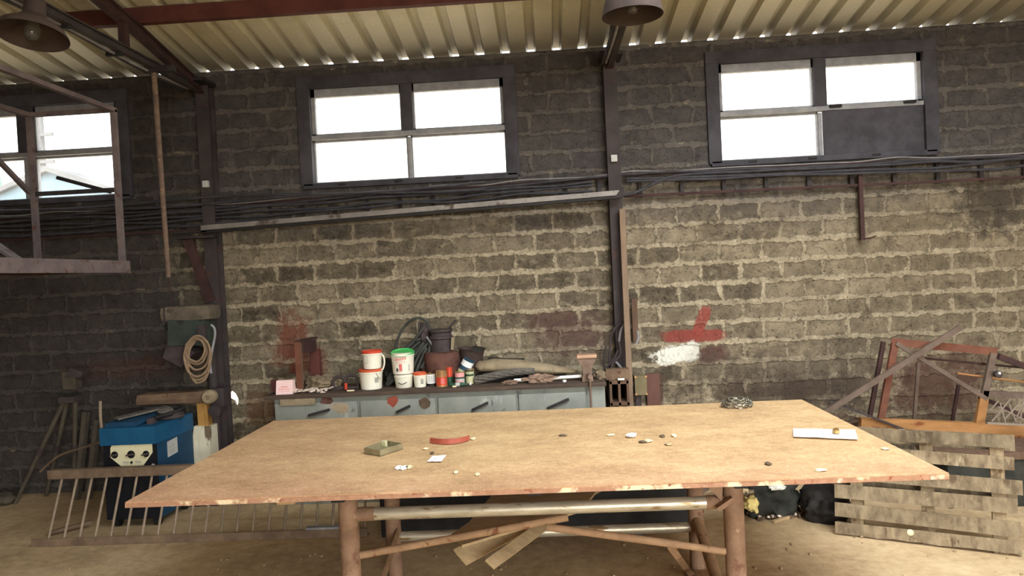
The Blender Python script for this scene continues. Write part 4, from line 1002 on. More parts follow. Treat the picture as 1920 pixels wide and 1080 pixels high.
def bowl():
    Y = 6.42; p = bz(882, 700, Y); k = Y/1387; z = lambda py: onY(882, py, Y).z-HB
    t = thing('dark_bowl', 'dark brown tilted pot right of the rusty casting', 'pot', p)
    MB().lathe([(0, 0), (15*k, 0), (24*k, z(656)), (27*k, z(653)), (23*k, z(654)), (14*k, .02), (0, .02)], p, V((.08, 0, 1)), 30).build('pot_body', 'bowl_dark', t, 40)
    MB().poly([onY(885, 652, Y-.12), onY(908, 656, Y-.12), onY(896, 661, Y-.12), onY(880, 658, Y-.12)], (0, .16, .004)).build('pot_lid', 'rubber_black', t, 0)
bowl()
small_block(806, 685, 712, 6.38, .11, 'cast_rust', 'iron_block', 'rusty iron block between the orange lidded tub and the casting', 'block')
# rolled canvas, twisted rope, white tube, paper, vise
def canvas():
    a, b = onY(903, 688, 6.36), onY(1088, 697, 6.40)
    t = thing('canvas_roll', 'long flattened roll of tan canvas lying on the bench', 'canvas', (a+b)/2)
    prof = lambda w_, h: [(w_*math.cos(2*math.pi*i/18), h*math.sin(2*math.pi*i/18)*(1 if math.sin(2*math.pi*i/18) > 0 else .8)) for i in range(18)]
    P = [(a, .07, .050), (a.lerp(b, .12)+V((0, 0, .012)), .10, .066), (a.lerp(b, .4)+V((0, 0, .014)), .11, .066), (a.lerp(b, .7)+V((0, 0, .006)), .10, .050), (a.lerp(b, .9)+V((0, 0, .0)), .085, .022), (b, .05, .010)]
    m = MB(); rings = []
    for c, w_, h in P: rings.append([m.bm.verts.new(c+V((0, u, v))) for u, v in prof(w_, h)])
    for A_, B_ in zip(rings, rings[1:]):
        for i in range(18): m.bm.faces.new((A_[i], A_[(i+1) % 18], B_[(i+1) % 18], B_[i]))
    m.bm.faces.new(rings[0][::-1]); m.bm.faces.new(rings[-1]); m.build('canvas_body', 'canvas', t, 50)
    MB().blob(a+V((-.0, -.05, .012)), (.048, .05, .046), .12, 2, 3).build('roll_end', 'rag_dusty', t, 40)
    MB().sheet([[onY(915+i*17, 671+i*.6, 6.5)+V((0, dy, .004*math.sin(i*2))) for i in range(5)] for dy in (-.05, .05)], (0, 0, -.005)).build('loose_flap', 'tarp_black', t, 30)
    MB().box(((a.x+b.x)/2-.1, 6.42, HB+.035), (.8, .12, .07), None, .01).build('batten', 'rubber_black', t, 20)
canvas()
def rope():
    m = MB(); t = None
    for i in range(6):
        off = i*math.pi/3; pts = []
        for k in range(16):
            s = k/15; p = onY(890+112*s, 714-18*math.sin(s*1.7), 6.22); tw = s*7+off
            pts.append(p+V((0, math.cos(tw)*.030*(1-.4*s), math.sin(tw)*.026*(1-.4*s))))
        m.tube(pts, .013, 7, False, 3)
    tag(m.build('twisted_rope', 'rope_grey'), 'thick bundle of grey twisted rope in front of the canvas', 'rope')
rope()
a, b = onY(964, 712, 6.16), onY(1094, 704, 6.16); a.z = HB+.024; b.z = HB+.036
tag(MB().cyl(a, b, .014, None, 14).build('fluorescent_tube', 'tube_white'), 'white fluorescent tube lying along the bench', 'tube')
tag(MB().blob(bz(1012, 716, 6.14)+V((0, 0, .030)), (.115, .05, .040), .55, 3, 7).build('brown_paper', 'paper_brown', None, 50), 'crumpled brown paper over the white tube', 'paper')
tag(MB().blob(bz(957, 719, 6.13)+V((0, 0, .014)), (.06, .04, .018), .55, 3, 12).build('brown_paper', 'paper_brown', None, 50), 'small brown scrap at the left end of the white tube', 'paper')
tag(MB().blob(bz(1058, 715, 6.1)+V((0, 0, .010)), (.018, .015, .012), .4, 3, 13, 2).build('white_pebble', 'paper_white', None, 50), 'small white lump under the white tube', 'lump')
def vise():
    Y = 6.12; k = Y/1387; p = bz(1102, 720, Y); z = lambda py: onY(1102, py, Y).z
    t = thing('bench_vise', 'brown bench vise with a flat jaw at the right end of the bench', 'vise', p)
    MB().box((p.x, Y, z(667)), (37*k, .12, 6*k), None, .004).build('jaw_plate', 'vise_top', t, 20)
    pr = [(-17, 670), (17, 670), (15, 678), (9, 686), (8, 700), (10, 706), (10, 717), (-10, 717), (-10, 706), (-8, 700), (-9, 686), (-15, 678)]
    MB().poly([(p.x+a*k, Y-.045, z(b)) for a, b in pr], (0, .09, 0)).build('vise_body', 'vise_steel', t, 0)
    MB().box((p.x, Y, (HB+z(717))/2), (24*k, .14, z(717)-HB+.002), None, .003).build('vise_base', 'vise_steel', t, 20)
    MB().cyl((p.x+3*k, Y-.13, z(700)), (p.x+3*k, Y-.13, z(772)), .009, None, 10).build('screw_rod', 'vise_steel', t)
    MB().cyl((p.x+3*k, Y-.145, z(702)), (p.x+3*k, Y+.02, z(702)), .018, None, 14).build('screw_boss', 'vise_steel', t)
vise()

# ------------------------------------------------------------------ clutter by the middle column
BX = onY(1140, 740, 6.3).x
t = thing('wooden_locker', 'low dark wooden shelf unit right of the grey bench', 'shelf unit', (BX+.24, 6.36, 0))
x0, x1 = BX+.005, onY(1178, 740, 6.25).x
for zz in (.02, .45, .72, .90): MB().box(((x0+x1)/2, 6.36, zz), (x1-x0, .40, .03), None, .003).build('shelf', 'wood_dark', t, 20)
for x in (x0+.01, (x0+x1)/2, x1-.01): MB().box((x, 6.36, .46), (.02, .40, .92)).build('side_panel', 'wood_dark', t, 0)
MB().box(((x0+x1)/2, 6.55, .46), (x1-x0, .015, .9)).build('back_panel', 'cast_dark', t, 0)
zl = .915
def onlock(px, Y=6.25): return V((onY(px, 715, Y).x, Y, zl))
tag(MB().box(onlock(1158)+V((0, 0, .045)), (.20, .10, .09), None, .01).build('wooden_block', 'iron_brown', None, 20), 'brown block on the shelf unit beside the vise', 'block')
tag(MB().blob(onlock(1126, 6.22)+V((0, 0, .04)), (.05, .05, .045), .5, 3, 21, 3).build('oily_rag', 'rag_dusty', None, 60), 'small oily rag between the vise and the brown block', 'rag')
tag(MB().box(onlock(1164, 6.19)+V((0, -.03, .012)), (.055, .03, .014), None, .003).build('white_offcut', 'tube_white', None, 20), 'small bright white offcut at the front of the shelf unit', 'offcut')
# leaning timber post
a, b = onY(1182, 765, 6.38), onY(1166, 392, 6.50)
g = onY(1187, 900, 6.33)
post_foot = V((a.x+(a.x-b.x)*.35, 6.33, 0.0))
tag(MB().bar(post_foot+V((0, 0, .005)), b, .05, .05, V((0, 1, 0)), .006).build('timber_post', 'wood_post', None, 20), 'slim timber post leaning beside the middle column', 'post')
t2 = thing('olive_box', 'small olive box with bolted corners right of the timber post', 'box', onY(1199, 740, 6.5))
p = onY(1200, 721, 6.52); MB().box(p, (.105, .12, .17), None, .008).build('box_body', 'box_olive', t2, 20)
for sx in (-1, 1):
    for sz in (-1, 1): MB().lathe([(0, 0), (.010, 0), (.010, .008), (0, .010)], p+V((sx*.045, -.06, sz*.075)), V((0, -1, 0)), 10).build('bolt', 'can_rim', t2, 40)
MB().bar((p.x-.02, 6.52, p.z-.085), (p.x-.02, 6.60, 0.0), .05, .05).build('box_stand', 'cast_dark', t2, 0)
p = onY(1224, 730, 6.66); tag(MB().box((p.x, 6.655, (onY(1224, 700, 6.66).z)/2), (.115, .03, onY(1224, 700, 6.66).z), None, .003).build('upright_board', 'wood_redbrown', None, 20), 'dark red brown board standing against the wall by the olive box', 'board')
# hanging cables on the middle column
t = thing('hanging_cable_loops', 'loops of old cable hanging on the middle column', 'cable', onY(1155, 690, 6.5))
for j, pt in enumerate(([(1172, 603), (1158, 610), (1146, 630), (1143, 660), (1143, 690)], [(1172, 606), (1164, 620), (1160, 645)], [(1160, 655), (1150, 675), (1134, 692)], [(1152, 676), (1160, 684), (1170, 696)], [(1160, 640), (1163, 664), (1150, 680), (1142, 700)], [(1195, 620), (1197, 632), (1193, 645)], [(1136, 650), (1133, 680), (1136, 705)])):
    MB().tube([onY(x, y, 6.52-.012*j) for x, y in pt], .011, 7).build('cable_loop', 'cable_grey' if j % 2 else 'column_paint', t)
MB().cyl(onY(1171, 604, 6.6), onY(1171, 604, 6.42), .009, None, 8).build('peg', 'steel_black', t)
a, b = onY(1189, 560, 6.62), onY(1192, 640, 6.62)
tag(MB().bar(a, b, .05, .03, V((0, 1, 0))).build('wall_batten', 'wood_dark', None, 0), 'short dark batten on the wall just right of the timber post', 'batten')


# ------------------------------------------------------------------ left corner: drill press, welder, tripod, rack
def drill():
    Y = 6.25; k = Y/1387; b0 = onY(381, 872, Y)
    t = thing('drill_press', 'old pillar drill standing before the left column', 'drill press', (b0.x, Y, 0))
    zc = lambda py: onY(370, py, Y).z
    px = lambda x, y=700: onY(x, y, Y).x
    x0, x1 = px(311, 587), px(405, 587)
    m = MB(); m.box(((x0+x1)/2, Y, zc(586)), (x1-x0, .24, 30*k), None, .055); m.build('belt_cover', 'drill_cover', t, 45)
    MB().box((px(321, 587), Y, zc(586)), (.012, .245, 30*k+.006), None, .004).build('cover_strap', 'cast_dark', t, 30)
    MB().extr([(-38*k, -.08), (-34*k, -.12), (34*k, -.12), (38*k, -.08), (38*k, .08), (34*k, .12), (-34*k, .12), (-38*k, .08)], (px(360, 640), Y, zc(645)), (px(360, 600), Y, zc(598)), V((0, 1, 0))).build('head', 'drill_green', t, 30)
    MB().extr([(-.09, -.10), (.09, -.10), (.09, .10), (-.09, .10)], (px(334, 690), Y, zc(676)), (px(350, 640), Y, zc(643)), V((0, 1, 0)), [(-.12, -.11), (.14, -.11), (.14, .11), (-.12, .11)]).build('head_lower', 'cast_dark', t, 20)
    MB().lathe([(0, 0), (.012, 0), (.014, .06), (.035, .08), (.04, .16), (0, .16)], (px(335, 690), Y, zc(697)), V((0, 0, 1)), 18).build('chuck', 'rubber_black', t, 40)
    MB().cyl((px(316, 612), Y-.05, zc(611)), (px(325, 612), Y-.05, zc(608)), .022, None, 14).build('knob', 'rubber_black', t)
    MB().box((px(390, 620), Y-.11, zc(622)), (.07, .04, .12), None, .008).build('switch_box', 'cast_dark', t, 20)
    xp = px(384, 770)
    MB().cyl((xp+.03, Y+.12, .02), (xp+.03, Y+.12, zc(575)), .042, None, 22).build('pillar', 'column_paint', t)
    # swung table arm
    a, b = onY(268, 748, Y), onY(398, 744, Y)
    m = MB(); m.extr([(-.10, -.035), (.10, -.035), (.11, .0), (.09, .045), (-.09, .045), (-.11, .0)], a, b, V((0, 0, 1)), [(-.06, -.04), (.06, -.04), (.07, 0), (.05, .06), (-.05, .06), (-.07, 0)]); m.build('table_arm', 'iron_brown', t, 30)
    MB().lathe([(0, -.05), (.055, -.045), (.06, -.02), (.06, .03), (.045, .05), (.02, .05), (.016, .02), (0, .02)], onY(393, 744, Y-.07), V((0, -1, 0)), 24).build('arm_clamp', 'canvas', t, 40)
    MB().box(onY(409, 745, Y)+V((0, .05, 0)), (.12, .14, .16), None, .02).build('pillar_sleeve', 'column_paint', t, 30)
    MB().lathe([(0, -.03), (.05, -.03), (.055, .03), (0, .04)], onY(405, 770, Y-.05), V((0, -1, 0)), 20).build('sleeve_knob', 'column_paint', t, 40)
    MB().extr([(-.045, -.04), (.045, -.04), (.045, .04), (-.045, .04)], (xp, Y, zc(800)), (px(382, 755), Y, zc(755)), V((0, 1, 0))).build('arm_post', 'brass_old', t, 0)
    MB().extr([(-.12, -.10), (.10, -.10), (.10, .10), (-.12, .10)], (b0.x, Y, .02), (xp, Y, zc(797)), V((0, 1, 0)), [(-.07, -.07), (.07, -.07), (.07, .07), (-.07, .07)]).build('pedestal', 'peeling_white', t, 20)
    MB().box((b0.x+.03, Y+.02, .012), (.30, .32, .024), None, .006).build('base_plate', 'cast_dark', t, 20)
drill()
def rope_coil():
    Y = 6.08; t = thing('cable_coil', 'coil of beige cable hanging on the pillar drill', 'cable', onY(370, 715, Y))
    q = random.Random(5); m = MB()
    for i, (cx, cy, rx, ry) in enumerate(((369, 660, 19, 24), (371, 664, 22, 30), (372, 672, 24, 40), (374, 676, 22, 42), (366, 656, 18, 22), (370, 668, 25, 38))):
        c = onY(cx, cy, Y-.008*i); k = Y/1387
        m.tube(ell(c, V((rx*k, 0, -.08*rx*k)), V((.10*ry*k, 0, ry*k)), 14, 0, .05, q), .0095, 7, True, 4)
    m.build('cable_loops', 'rope_beige', t)
    MB().tube([onY(x, y, Y-.01) for x, y in ((396, 609), (402, 616), (403, 630), (398, 655), (394, 680), (396, 700))], .010, 8).build('cable_tail', 'sash_grey', t)
    MB().cyl(onY(368, 640, Y-.05), onY(368, 640, 6.14), .008, None, 8).build('hook', 'cast_dark', t)
rope_coil()
def welder():
    # front face towards the camera, body running back to the wall
    FL, FR = onY(190, 830, 5.62), onY(291, 830, 5.60); BR = onY(362, 790, 6.15)
    x0, x1, y0, y1 = FL.x, FR.x, 5.60, 6.14
    zt = onY(240, 802, y0).z; zs = onY(240, 833, y0).z; sk = BR.x-(x1)
    t = thing('welding_machine', 'blue box shaped welding machine with a pale dial panel', 'welding machine', ((x0+x1)/2, 5.87, 0))
    q = lambda x, y, z: V((x+sk*(y-y0)/(y1-y0), y, z))
    def skbox(xa, xb, ya, yb, za, zb):
        m = MB(); m.poly([q(xa, ya, za), q(xb, ya, za), q(xb, yb, za), q(xa, yb, za)], (0, 0, zb-za)); return m
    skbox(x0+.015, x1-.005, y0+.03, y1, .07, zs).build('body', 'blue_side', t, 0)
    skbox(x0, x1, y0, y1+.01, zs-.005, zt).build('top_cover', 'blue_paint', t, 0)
    MB().poly([(x0+.012, y0+.015, .07), (x1-.004, y0+.015, .07), (x1-.004, y0+.015, zs-.006), (x0+.012, y0+.015, zs-.006)], (0, .014, 0)).build('front_panel', 'black_panel', t, 0)
    pn = [(207, 840), (210, 834), (285, 832), (286, 848), (266, 877), (233, 879), (207, 858)]
    dial = MB().poly([onY(a, b, y0+.013) for a, b in pn], (0, .006, 0)).build('dial_plate', 'panel_cream', t, 0)
    for a, b, r in ((215, 853, 5.5), (246, 852, 6), (274, 851, 5)):
        p = onY(a, b, y0+.012); k = y0/1387
        MB().lathe([(0, .02), (r*k*.6, .02), (r*k*.7, .006), (r*k*1.25, .004), (r*k*1.25, 0), (0, 0)], p, V((0, -1, 0)), 20).build('knob', 'black_panel', dial, 40)
        MB().bar(p+V((-r*k*1.3, -.022, -.004)), p+V((r*k*1.3, -.022, .006)), .008, .012).build('knob_grip', 'print_dark', dial, 0)
    MB().lathe([(0, .008), (.01, .006), (.01, 0)], onY(247, 867, y0+.012), V((0, -1, 0)), 14).build('indicator', 'black_panel', dial, 40)
    for a, b in ((236, 867), (259, 866)):
        for i in range(3): MB().box(onY(a-4+4*i, b, y0+.012), (.011, .002, .018)).build('dial_lettering', 'print_grey', dial, 0)
    MB().lathe([(0, .01), (.014, .008), (.014, 0)], onY(288, 872, y0+.02), V((0, -1, 0)), 14).build('socket', 'sticker_white', t, 40)
    # white sticker on the right side
    X = lambda y: x1-.005+sk*(y-y0)/(y1-y0)
    def side(py_, z): return V((X(py_)+.002, py_, z))
    ya, yb = 5.76, 5.90; za, zb = onX(330, 850, X(5.8)).z, onX(330, 821, X(5.8)).z
    st = MB().poly([side(ya, za), side(yb, za+.01), side(yb, zb+.01), side(ya, zb)], (.003, 0, 0)).build('sticker', 'sticker_white', t, 0)
    for f in (.2, .35, .55): MB().poly([side(ya+.02, za+(zb-za)*f)+V((.003, 0, 0)), side(yb-.02, za+(zb-za)*f+.008)+V((.003, 0, 0)), side(yb-.02, za+(zb-za)*(f+.06)+.008)+V((.003, 0, 0)), side(ya+.02, za+(zb-za)*(f+.06))+V((.003, 0, 0))], (.001, 0, 0)).build('printed_line', 'print_grey', st, 0)
    MB().poly([side(ya+.065, za+(zb-za)*.7)+V((.003, 0, 0)), side(ya+.085, za+(zb-za)*.7)+V((.003, 0, 0)), side(ya+.075, za+(zb-za)*.92)+V((.003, 0, 0))], (.001, 0, 0)).build('printed_mark', 'print_grey', st, 0)
    for xx in (x0+.06, x1-.06):
        for yy in (y0+.08, y1-.08): MB().cyl(q(xx, yy, .035)+V((-.02, 0, 0)), q(xx, yy, .035)+V((.02, 0, 0)), .035, None, 16).build('wheel', 'rubber_black', t)
    # lumber on top
    zt2 = zt+.001
    tag(MB().poly([q(x0+.03, y0+.03, zt2), q(x0+.27, y0+.04, zt2), q(x0+.30, y1-.1, zt2+.03), q(x0+.10, y1-.1, zt2+.03)], (0, 0, .035)).build('blue_cover_plate', 'blue_side', None, 0), 'slanted blue cover plate lying on the welding machine', 'plate')
    tag(MB().bar(q(x0+.07, y0+.10, zt2+.055), q(x0+.30, y1-.12, zt2+.085), .10, .014).build('flat_bar', 'rope_grey', None, 0), 'grey flat bar on the blue cover plate', 'bar')
    h = q(x0+.33, y0+.16, zt2+.02)
    e = thing('electrode_holder', 'dark electrode clamp with cable on top of the welding machine', 'clamp', h)
    MB().box(h, (.05, .09, .05), None, .01).build('jaw', 'cast_dark', e, 30)
    MB().cyl(h+V((.02, 0, .02)), h+V((.10, .12, .03)), .016, .02, 12).build('handle', 'rubber_black', e)
    MB().tube([h+V((.10, .12, .03)), h+V((.16, .2, .06)), h+V((.10, .28, .05)), h+V((-.02, .24, .06)), h+V((-.14, .16, .07)), h+V((-.2, .22, .06))], .013, 8).build('cable', 'rubber_black', e)
    r = q(x0+.36, y0+.36, zt2+.014)
    m = MB()
    for i in range(3): m.tube(ell(r+V((0, 0, .02*i)), V((.10-.01*i, 0, 0)), V((0, .09, 0)), 12, 0, .05, random.Random(i)), .014, 7, True, 3)
    tag(m.build('welding_cable', 'cast_dark'), 'coiled dark cable at the back of the welding machine top', 'cable')
    tag(MB().lathe([(0, 0), (.055, 0), (.06, .008), (.05, .014), (.02, .016), (0, .014)], q(x0+.36, y0+.30, zt2+.066), V((.1, -.3, 1)), 22).build('round_disc', 'rope_grey', None, 40), 'grey round disc lying on the coiled dark cable', 'disc')
    tag(MB().tube([V((x0-.005, y0+.12, .005)), V((x0-.02, y0+.12, .3)), onY(190, 800, y0+.12), onY(188, 752, y0+.12)], .012, 8).build('thin_pipe', 'rack_bar'), 'thin upright pipe at the left side of the welding machine', 'pipe')
    tag(MB().tube([onY(192, 828, y0+.05)+V((0, -.005, 0)), onY(160, 838, y0+.2), onY(110, 855, y0+.3), onY(75, 885, y0+.35)], .009, 7).build('lead_cable', 'rack_steel'), 'slack lead from the welding machine towards the tripod', 'cable')
welder()
def tripod():
    Y = 6.35; t = thing('tripod', 'dark wooden tripod stand in the left corner', 'tripod', onZ(95, 940, 0))
    h = onY(135, 712, Y); k = Y/1387
    MB().box(h+V((0, 0, 0)), (26*k, .10, 34*k), None, .01).build('head', 'tripod_wood', t, 20)
    MB().poly([onY(120, 708, Y-.06), onY(133, 690, Y-.06), onY(155, 698, Y-.06), onY(150, 708, Y-.06)], (0, .11, 0)).build('head_cap', 'cast_dark', t, 0)
    MB().box(onY(131, 748, Y), (32*k, .12, 12*k), None, .01).build('leg_collar', 'cast_dark', t, 20)
    f1, f2, f3 = onZ(28, 945, .0), onZ(98, 925, .0), onZ(166, 918, .0)
    f2.y = min(f2.y, 6.6); f3.y = min(f3.y, 6.55)
    for (a, b), f in (((120, 752), f1), ((126, 752), f2), ((141, 752), f3)):
        p = onY(a, b, Y); MB().cyl(p, f, .020, .016, 10).build('leg', 'tripod_wood', t)
        mm = p.lerp(f, .45); MB().cyl(mm, p.lerp(f, .52), .027, None, 10).build('leg_clamp', 'cast_dark', t)
tripod()
def rack():
    # long railing panel lying tilted back against the welding machine
    a = onZ(60, 990, .03); b = onZ(690, 998, .03); y0 = 5.28; y1 = 5.54
    xa, xb = onY(62, 990, y0).x, onY(690, 996, y0).x; zt = onY(200, 884, y1).z
    xt = onY(96, 884, y1).x
    t = thing('railing_panel', 'long low steel railing panel tilted against the welding machine', 'railing', ((xa+xb)/2, y0, 0))
    MB().extr([(-.03, -.03), (.03, -.03), (.03, -.022), (-.022, -.022), (-.022, .03), (-.03, .03)], (xa, y0, .031), (xb, y0, .031)).build('bottom_rail', 'rack_steel', t, 20)
    MB().box(((xt+xb)/2, y1-.02, zt), (xb-xt, .06, .07), None, .006).build('top_rail', 'rack_steel', t, 20)
    n = 21
    for i in range(n):
        x = xt+.10+(xb-xt-.15)*i/(n-1)
        MB().cyl((x+.025, y0, .03), (x, y1-.02, zt-.03), .0095, None, 8).build('bar', 'rack_bar', t)
    MB().bar((xb-.45, y0-.0, .065), (xb-.20, y0, .065), .05, .02).build('weld_plate', 'sash_grey', t, 0)
    a, b = onZ(90, 1000, .02), onZ(172, 978, .05)
    tag(MB().bar(a, b, .03, .025).build('short_stick', 'rack_steel', None, 0), 'short stick lying over the left end of the railing', 'stick')
rack()
p = onZ(10, 945, 0); tag(MB().blob(p+V((0, 0, .05)), (.10, .10, .06), .4, 2, 4, 3).build('cloth_lump', 'tripod_wood', None, 60), 'dark lump of cloth on the floor at the far left', 'cloth')
for i, (px, py) in enumerate(((172, 790), (150, 775))):
    a = onY(px, py, 6.52)
    tag(MB().bar((a.x-.03, 6.45, .004), (a.x+.02, 6.58, a.z), .06, .04, V((1, 0, 0))).build('timber_offcut', 'tripod_wood', None, 0), ('dark upright timber leaning on the wall nearest the welding machine', 'dark upright timber leaning on the wall nearest the tripod')[i], 'timber', 'timbers behind the tripod')
# dark plate stack and junk under the bench
p0 = onY(735, 960, 5.6).x; p1 = onY(1290, 960, 5.6).x
tag(MB().box(((p0+p1)/2, 5.47, .232), (p1-p0, .50, .464), None, .008).build('steel_chest', 'rubber_black', None, 20), 'long low black steel chest on the floor behind the table legs', 'chest')
tag(MB().blob(onZ(1188, 1000, .02), (.07, .05, .02), .5, 2, 4, 3).build('foil_scrap', 'rope_grey', None, 60), 'grey foil scrap on the floor before the black chest', 'scrap')

# ------------------------------------------------------------------ right side: pallet, rusty frame, scrap heap
def pallet():
    bl, br_ = onZ(1566, 1003, 0), onZ(1917, 1046, 0)
    ex = (br_-bl).normalized(); Wd = (br_-bl).length; nb = V((-ex.y, ex.x, 0))     # horizontal, away from the camera
    if nb.y < 0: nb = -nb
    # lean angle from the photo's top edge at the right end
    best = None
    for k in range(5, 45):
        th = math.radians(k); up = V((0, 0, math.cos(th)))+nb*math.sin(th)
        for L in [.6+.02*i for i in range(25)]:
            p = br_+up*L; d = p-V((0, 0, HC)); z = d.dot(CF); u, v = 960+F*d.dot(CR)/z, 540-F*d.dot(CU)/z
            e = (u-1905)**2+(v-816)**2
            if best is None or e < best[0]: best = (e, k, L)
    th = math.radians(best[1]); L = best[2]; up = V((0, 0, math.cos(th)))+nb*math.sin(th); nf = ex.cross(up)
    if nf.y > 0: nf = -nf
    t = thing('wooden_pallet', 'weathered wooden pallet leaning on its side at the right', 'pallet', (bl+br_)/2)
    R = Matrix((ex, -nf, up)).transposed()
    def at(s, h, d): return bl+ex*s+up*h-nf*d
    T = .018
    # face boards: height of the lower edge, height, left end, right end, tilt (fractions of L or Wd)
    rows = [(.015, .105, 0, 1.0), (.170, .125, 0, 1.0), (.335, .125, 0, .99), (.515, .120, -.05, 1.02), (.715, .110, .0, .985), (.885, .105, -.02, .97)]
    for i, (h0, hh, s0, s1) in enumerate(rows):
        q = random.Random(i); tl = q.uniform(-.006, .006); m = MB()
        g0, g1 = [], []
        for j in range(13):
            s = Wd*(s0+(s1-s0)*j/12); nib = (.012*noise.noise(V((j*.9, i, 2))) if i == 0 else .003*noise.noise(V((j, i, 5))))
            g0.append(at(s, L*h0+nib+tl*j/6, 0)); g1.append(at(s, L*(h0+hh)+.003*noise.noise(V((j, i, 9)))+tl*j/6, 0))
        m.sheet([g0, g1], -nf*T); m.build('face_board', 'pallet_wood', t, 25)
    for s in (.13, .53, .965):
        MB().box(at(Wd*(s if s < .9 else .90), L*.485, T+.045), (.075, .086, L*1.0), R, .004).build('stringer', 'pallet_stringer', t, 20)
    for i, h in enumerate((.04, .48, .93)):
        MB().box(at(Wd*.5, L*h, T+.09+.009), (Wd, .016, .10), R, .002).build('back_board', 'pallet_wood', t, 20)
    p = at(Wd*.43, L*.10, -.001)
    MB().lathe([(0, .004), (.018, .003), (.02, 0)], p, nf, 14).build('white_knot', 'scrap_cream', t, 40)
    return t
pallet()
def rusty_frame():
    Y = 5.95; P = lambda a, b, y=Y: onY(a, b, y)
    t = thing('rusty_trestle', 'rusty open steel frame on an orange beam behind the pallet', 'frame', P(1760, 900)*V((1, 1, 0)))
    a, b = P(1612, 796), P(1990, 812)
    MB().extr([(-.03, -.055), (.03, -.055), (.03, .055), (-.03, .055)], a, b).build('base_beam', 'orange_rust', t, 20)
    tl, tr, bl, br_ = P(1678, 643), P(1862, 662), P(1651, 790), P(1834, 795)
    MB().extr(ANGLE(.05, .06, .008), tl+V((-.03, 0, -.02)), tr+V((.03, 0, -.02))).build('top_rail', 'red_rust', t, 20)
    MB().bar(bl, tl, .05, .03, V((0, 1, 0))).build('upright', 'red_rust', t, 0)
    m = br_.lerp(tr, .32)
    MB().bar(m, tr, .05, .03, V((0, 1, 0))).build('upright', 'grey_rust', t, 0)
    MB().bar(br_+V((0, -.01, 0)), m+V((0, -.01, .03)), .065, .035, V((0, 1, 0))).build('upright_socket', 'orange_rust', t, 0)
    MB().bar(tl+V((0, -.02, 0)), m+V((.02, -.02, .02)), .032, .02, V((0, 1, 0))).build('diagonal', 'grey_rust', t, 0)
    MB().bar(bl+V((-.035, .12, 0)), tl+V((-.035, .12, 0)), .03, .03, V((0, 1, 0))).build('rear_upright', 'rust_dark', t, 0)
    for (p, q) in (((1735, 672), (1925, 690)), ((1795, 700), (1925, 717))): MB().cyl(P(*p, Y+.1), P(*q, Y+.1), .008, None, 8).build('cross_wire', 'orange_rust' if p[0] > 1740 else 'rust_dark', t)
    for x in (a.x+.12, b.x-.15): MB().box((x, Y+.0, (a.z-.055)/2), (.06, .05, a.z-.055)).build('leg', 'red_rust', t, 0)
    MB().bar(P(1872, 668, Y+.02), P(1965, 704, Y+.02), .045, .04, V((0, 1, 0))).build('rear_arm', 'rust_dark', t, 0)
    MB().bar(P(1842, 738), P(1930, 742), .03, .05).build('side_rail', 'grey_rust', t, 0)
    MB().bar(P(1850, 750, Y+.05), P(1930, 785, Y+.05), .03, .035, V((0, 1, 0))).build('side_brace', 'rust_dark', t, 0)
rusty_frame()
t = thing('wire_basket', 'tangle of crossed grey wire mesh at the right edge of the frame', 'wire mesh', onY(1890, 790, 5.8))
for a, b in (((1860, 790), (1895, 748)), ((1875, 755), (1885, 792)), ((1890, 752), (1905, 792)), ((1900, 794), (1922, 752)), ((1880, 790), (1912, 756)), ((1912, 795), (1920, 740)), ((1856, 770), (1872, 752)), ((1870, 762), (1925, 790))):
    MB().cyl(onY(*a, 5.82), onY(*b, 5.80), .006, None, 6).build('wire', 'wire_grey', t)
MB().bar(onY(1850, 793, 5.81), onY(1930, 797, 5.81), .02, .016).build('bottom_wire', 'wire_grey', t, 0)
p = onY(1872, 702, 5.88)
t = thing('round_bolt', 'dark round boss with a white glint beside the frame upright', 'boss', p)
MB().lathe([(0, -.03), (.026, -.03), (.028, .01), (.016, .02), (0, .022)], p, V((0, -1, 0)), 22).build('boss_body', 'cast_dark', t, 40)
MB().lathe([(0, .008), (.010, .006), (.012, 0)], p+V((-.004, -.02, .012)), V((0, -1, .2)), 16).build('boss_glint', 'sticker_white', t, 40)  # white disc painted in for the glint on the boss
MB().cyl(p, p+V((.03, .16, .0)), .012, None, 10).build('boss_pin', 'rust_dark', t)
a, b = onY(1800, 614, 5.88), onY(1530, 762, 5.80)
ft = b+(b-a)*.85; ft = V((ft.x, 5.84, .02))
tag(MB().bar(ft, a, .042, .022, V((0, 1, 0))).build('leaning_flat_bar', 'grey_rust', None, 0), 'long rusty flat bar leaning diagonally across the rusty frame', 'bar')
a, b = onY(1556, 752, 5.9), onY(1640, 784, 5.9)
tag(MB().bar(a+(a-b)*.0, b+(b-a)*3.4, .016, .016, V((0, 1, 0))).build('black_rod', 'cast_dark', None, 0), 'thin black rod leaning low behind the table corner', 'rod')
a = onY(1592, 775, 6.0)
t = thing('scrap_drum', 'low dark drum of scrap on the floor behind the table corner', 'drum', (a.x, 6.2, 0))
MB().lathe([(0, 0), (.15, 0), (.155, .02), (.15, .2), (.158, .21), (.158, .23), (.15, .24), (.15, .50), (.158, .51), (.15, .52), (.14, .48), (0, .46)], (a.x, 6.2, 0), V((0, 0, 1)), 28).build('drum_body', 'wood_dark', t, 40)
MB().blob((a.x, 6.2, .47), (.13, .13, .07), .5, 3, 5).build('drum_contents', 'scrap_dark', t, 50)
a, b = onY(1795, 725, 6.45), onY(1782, 800, 6.45)
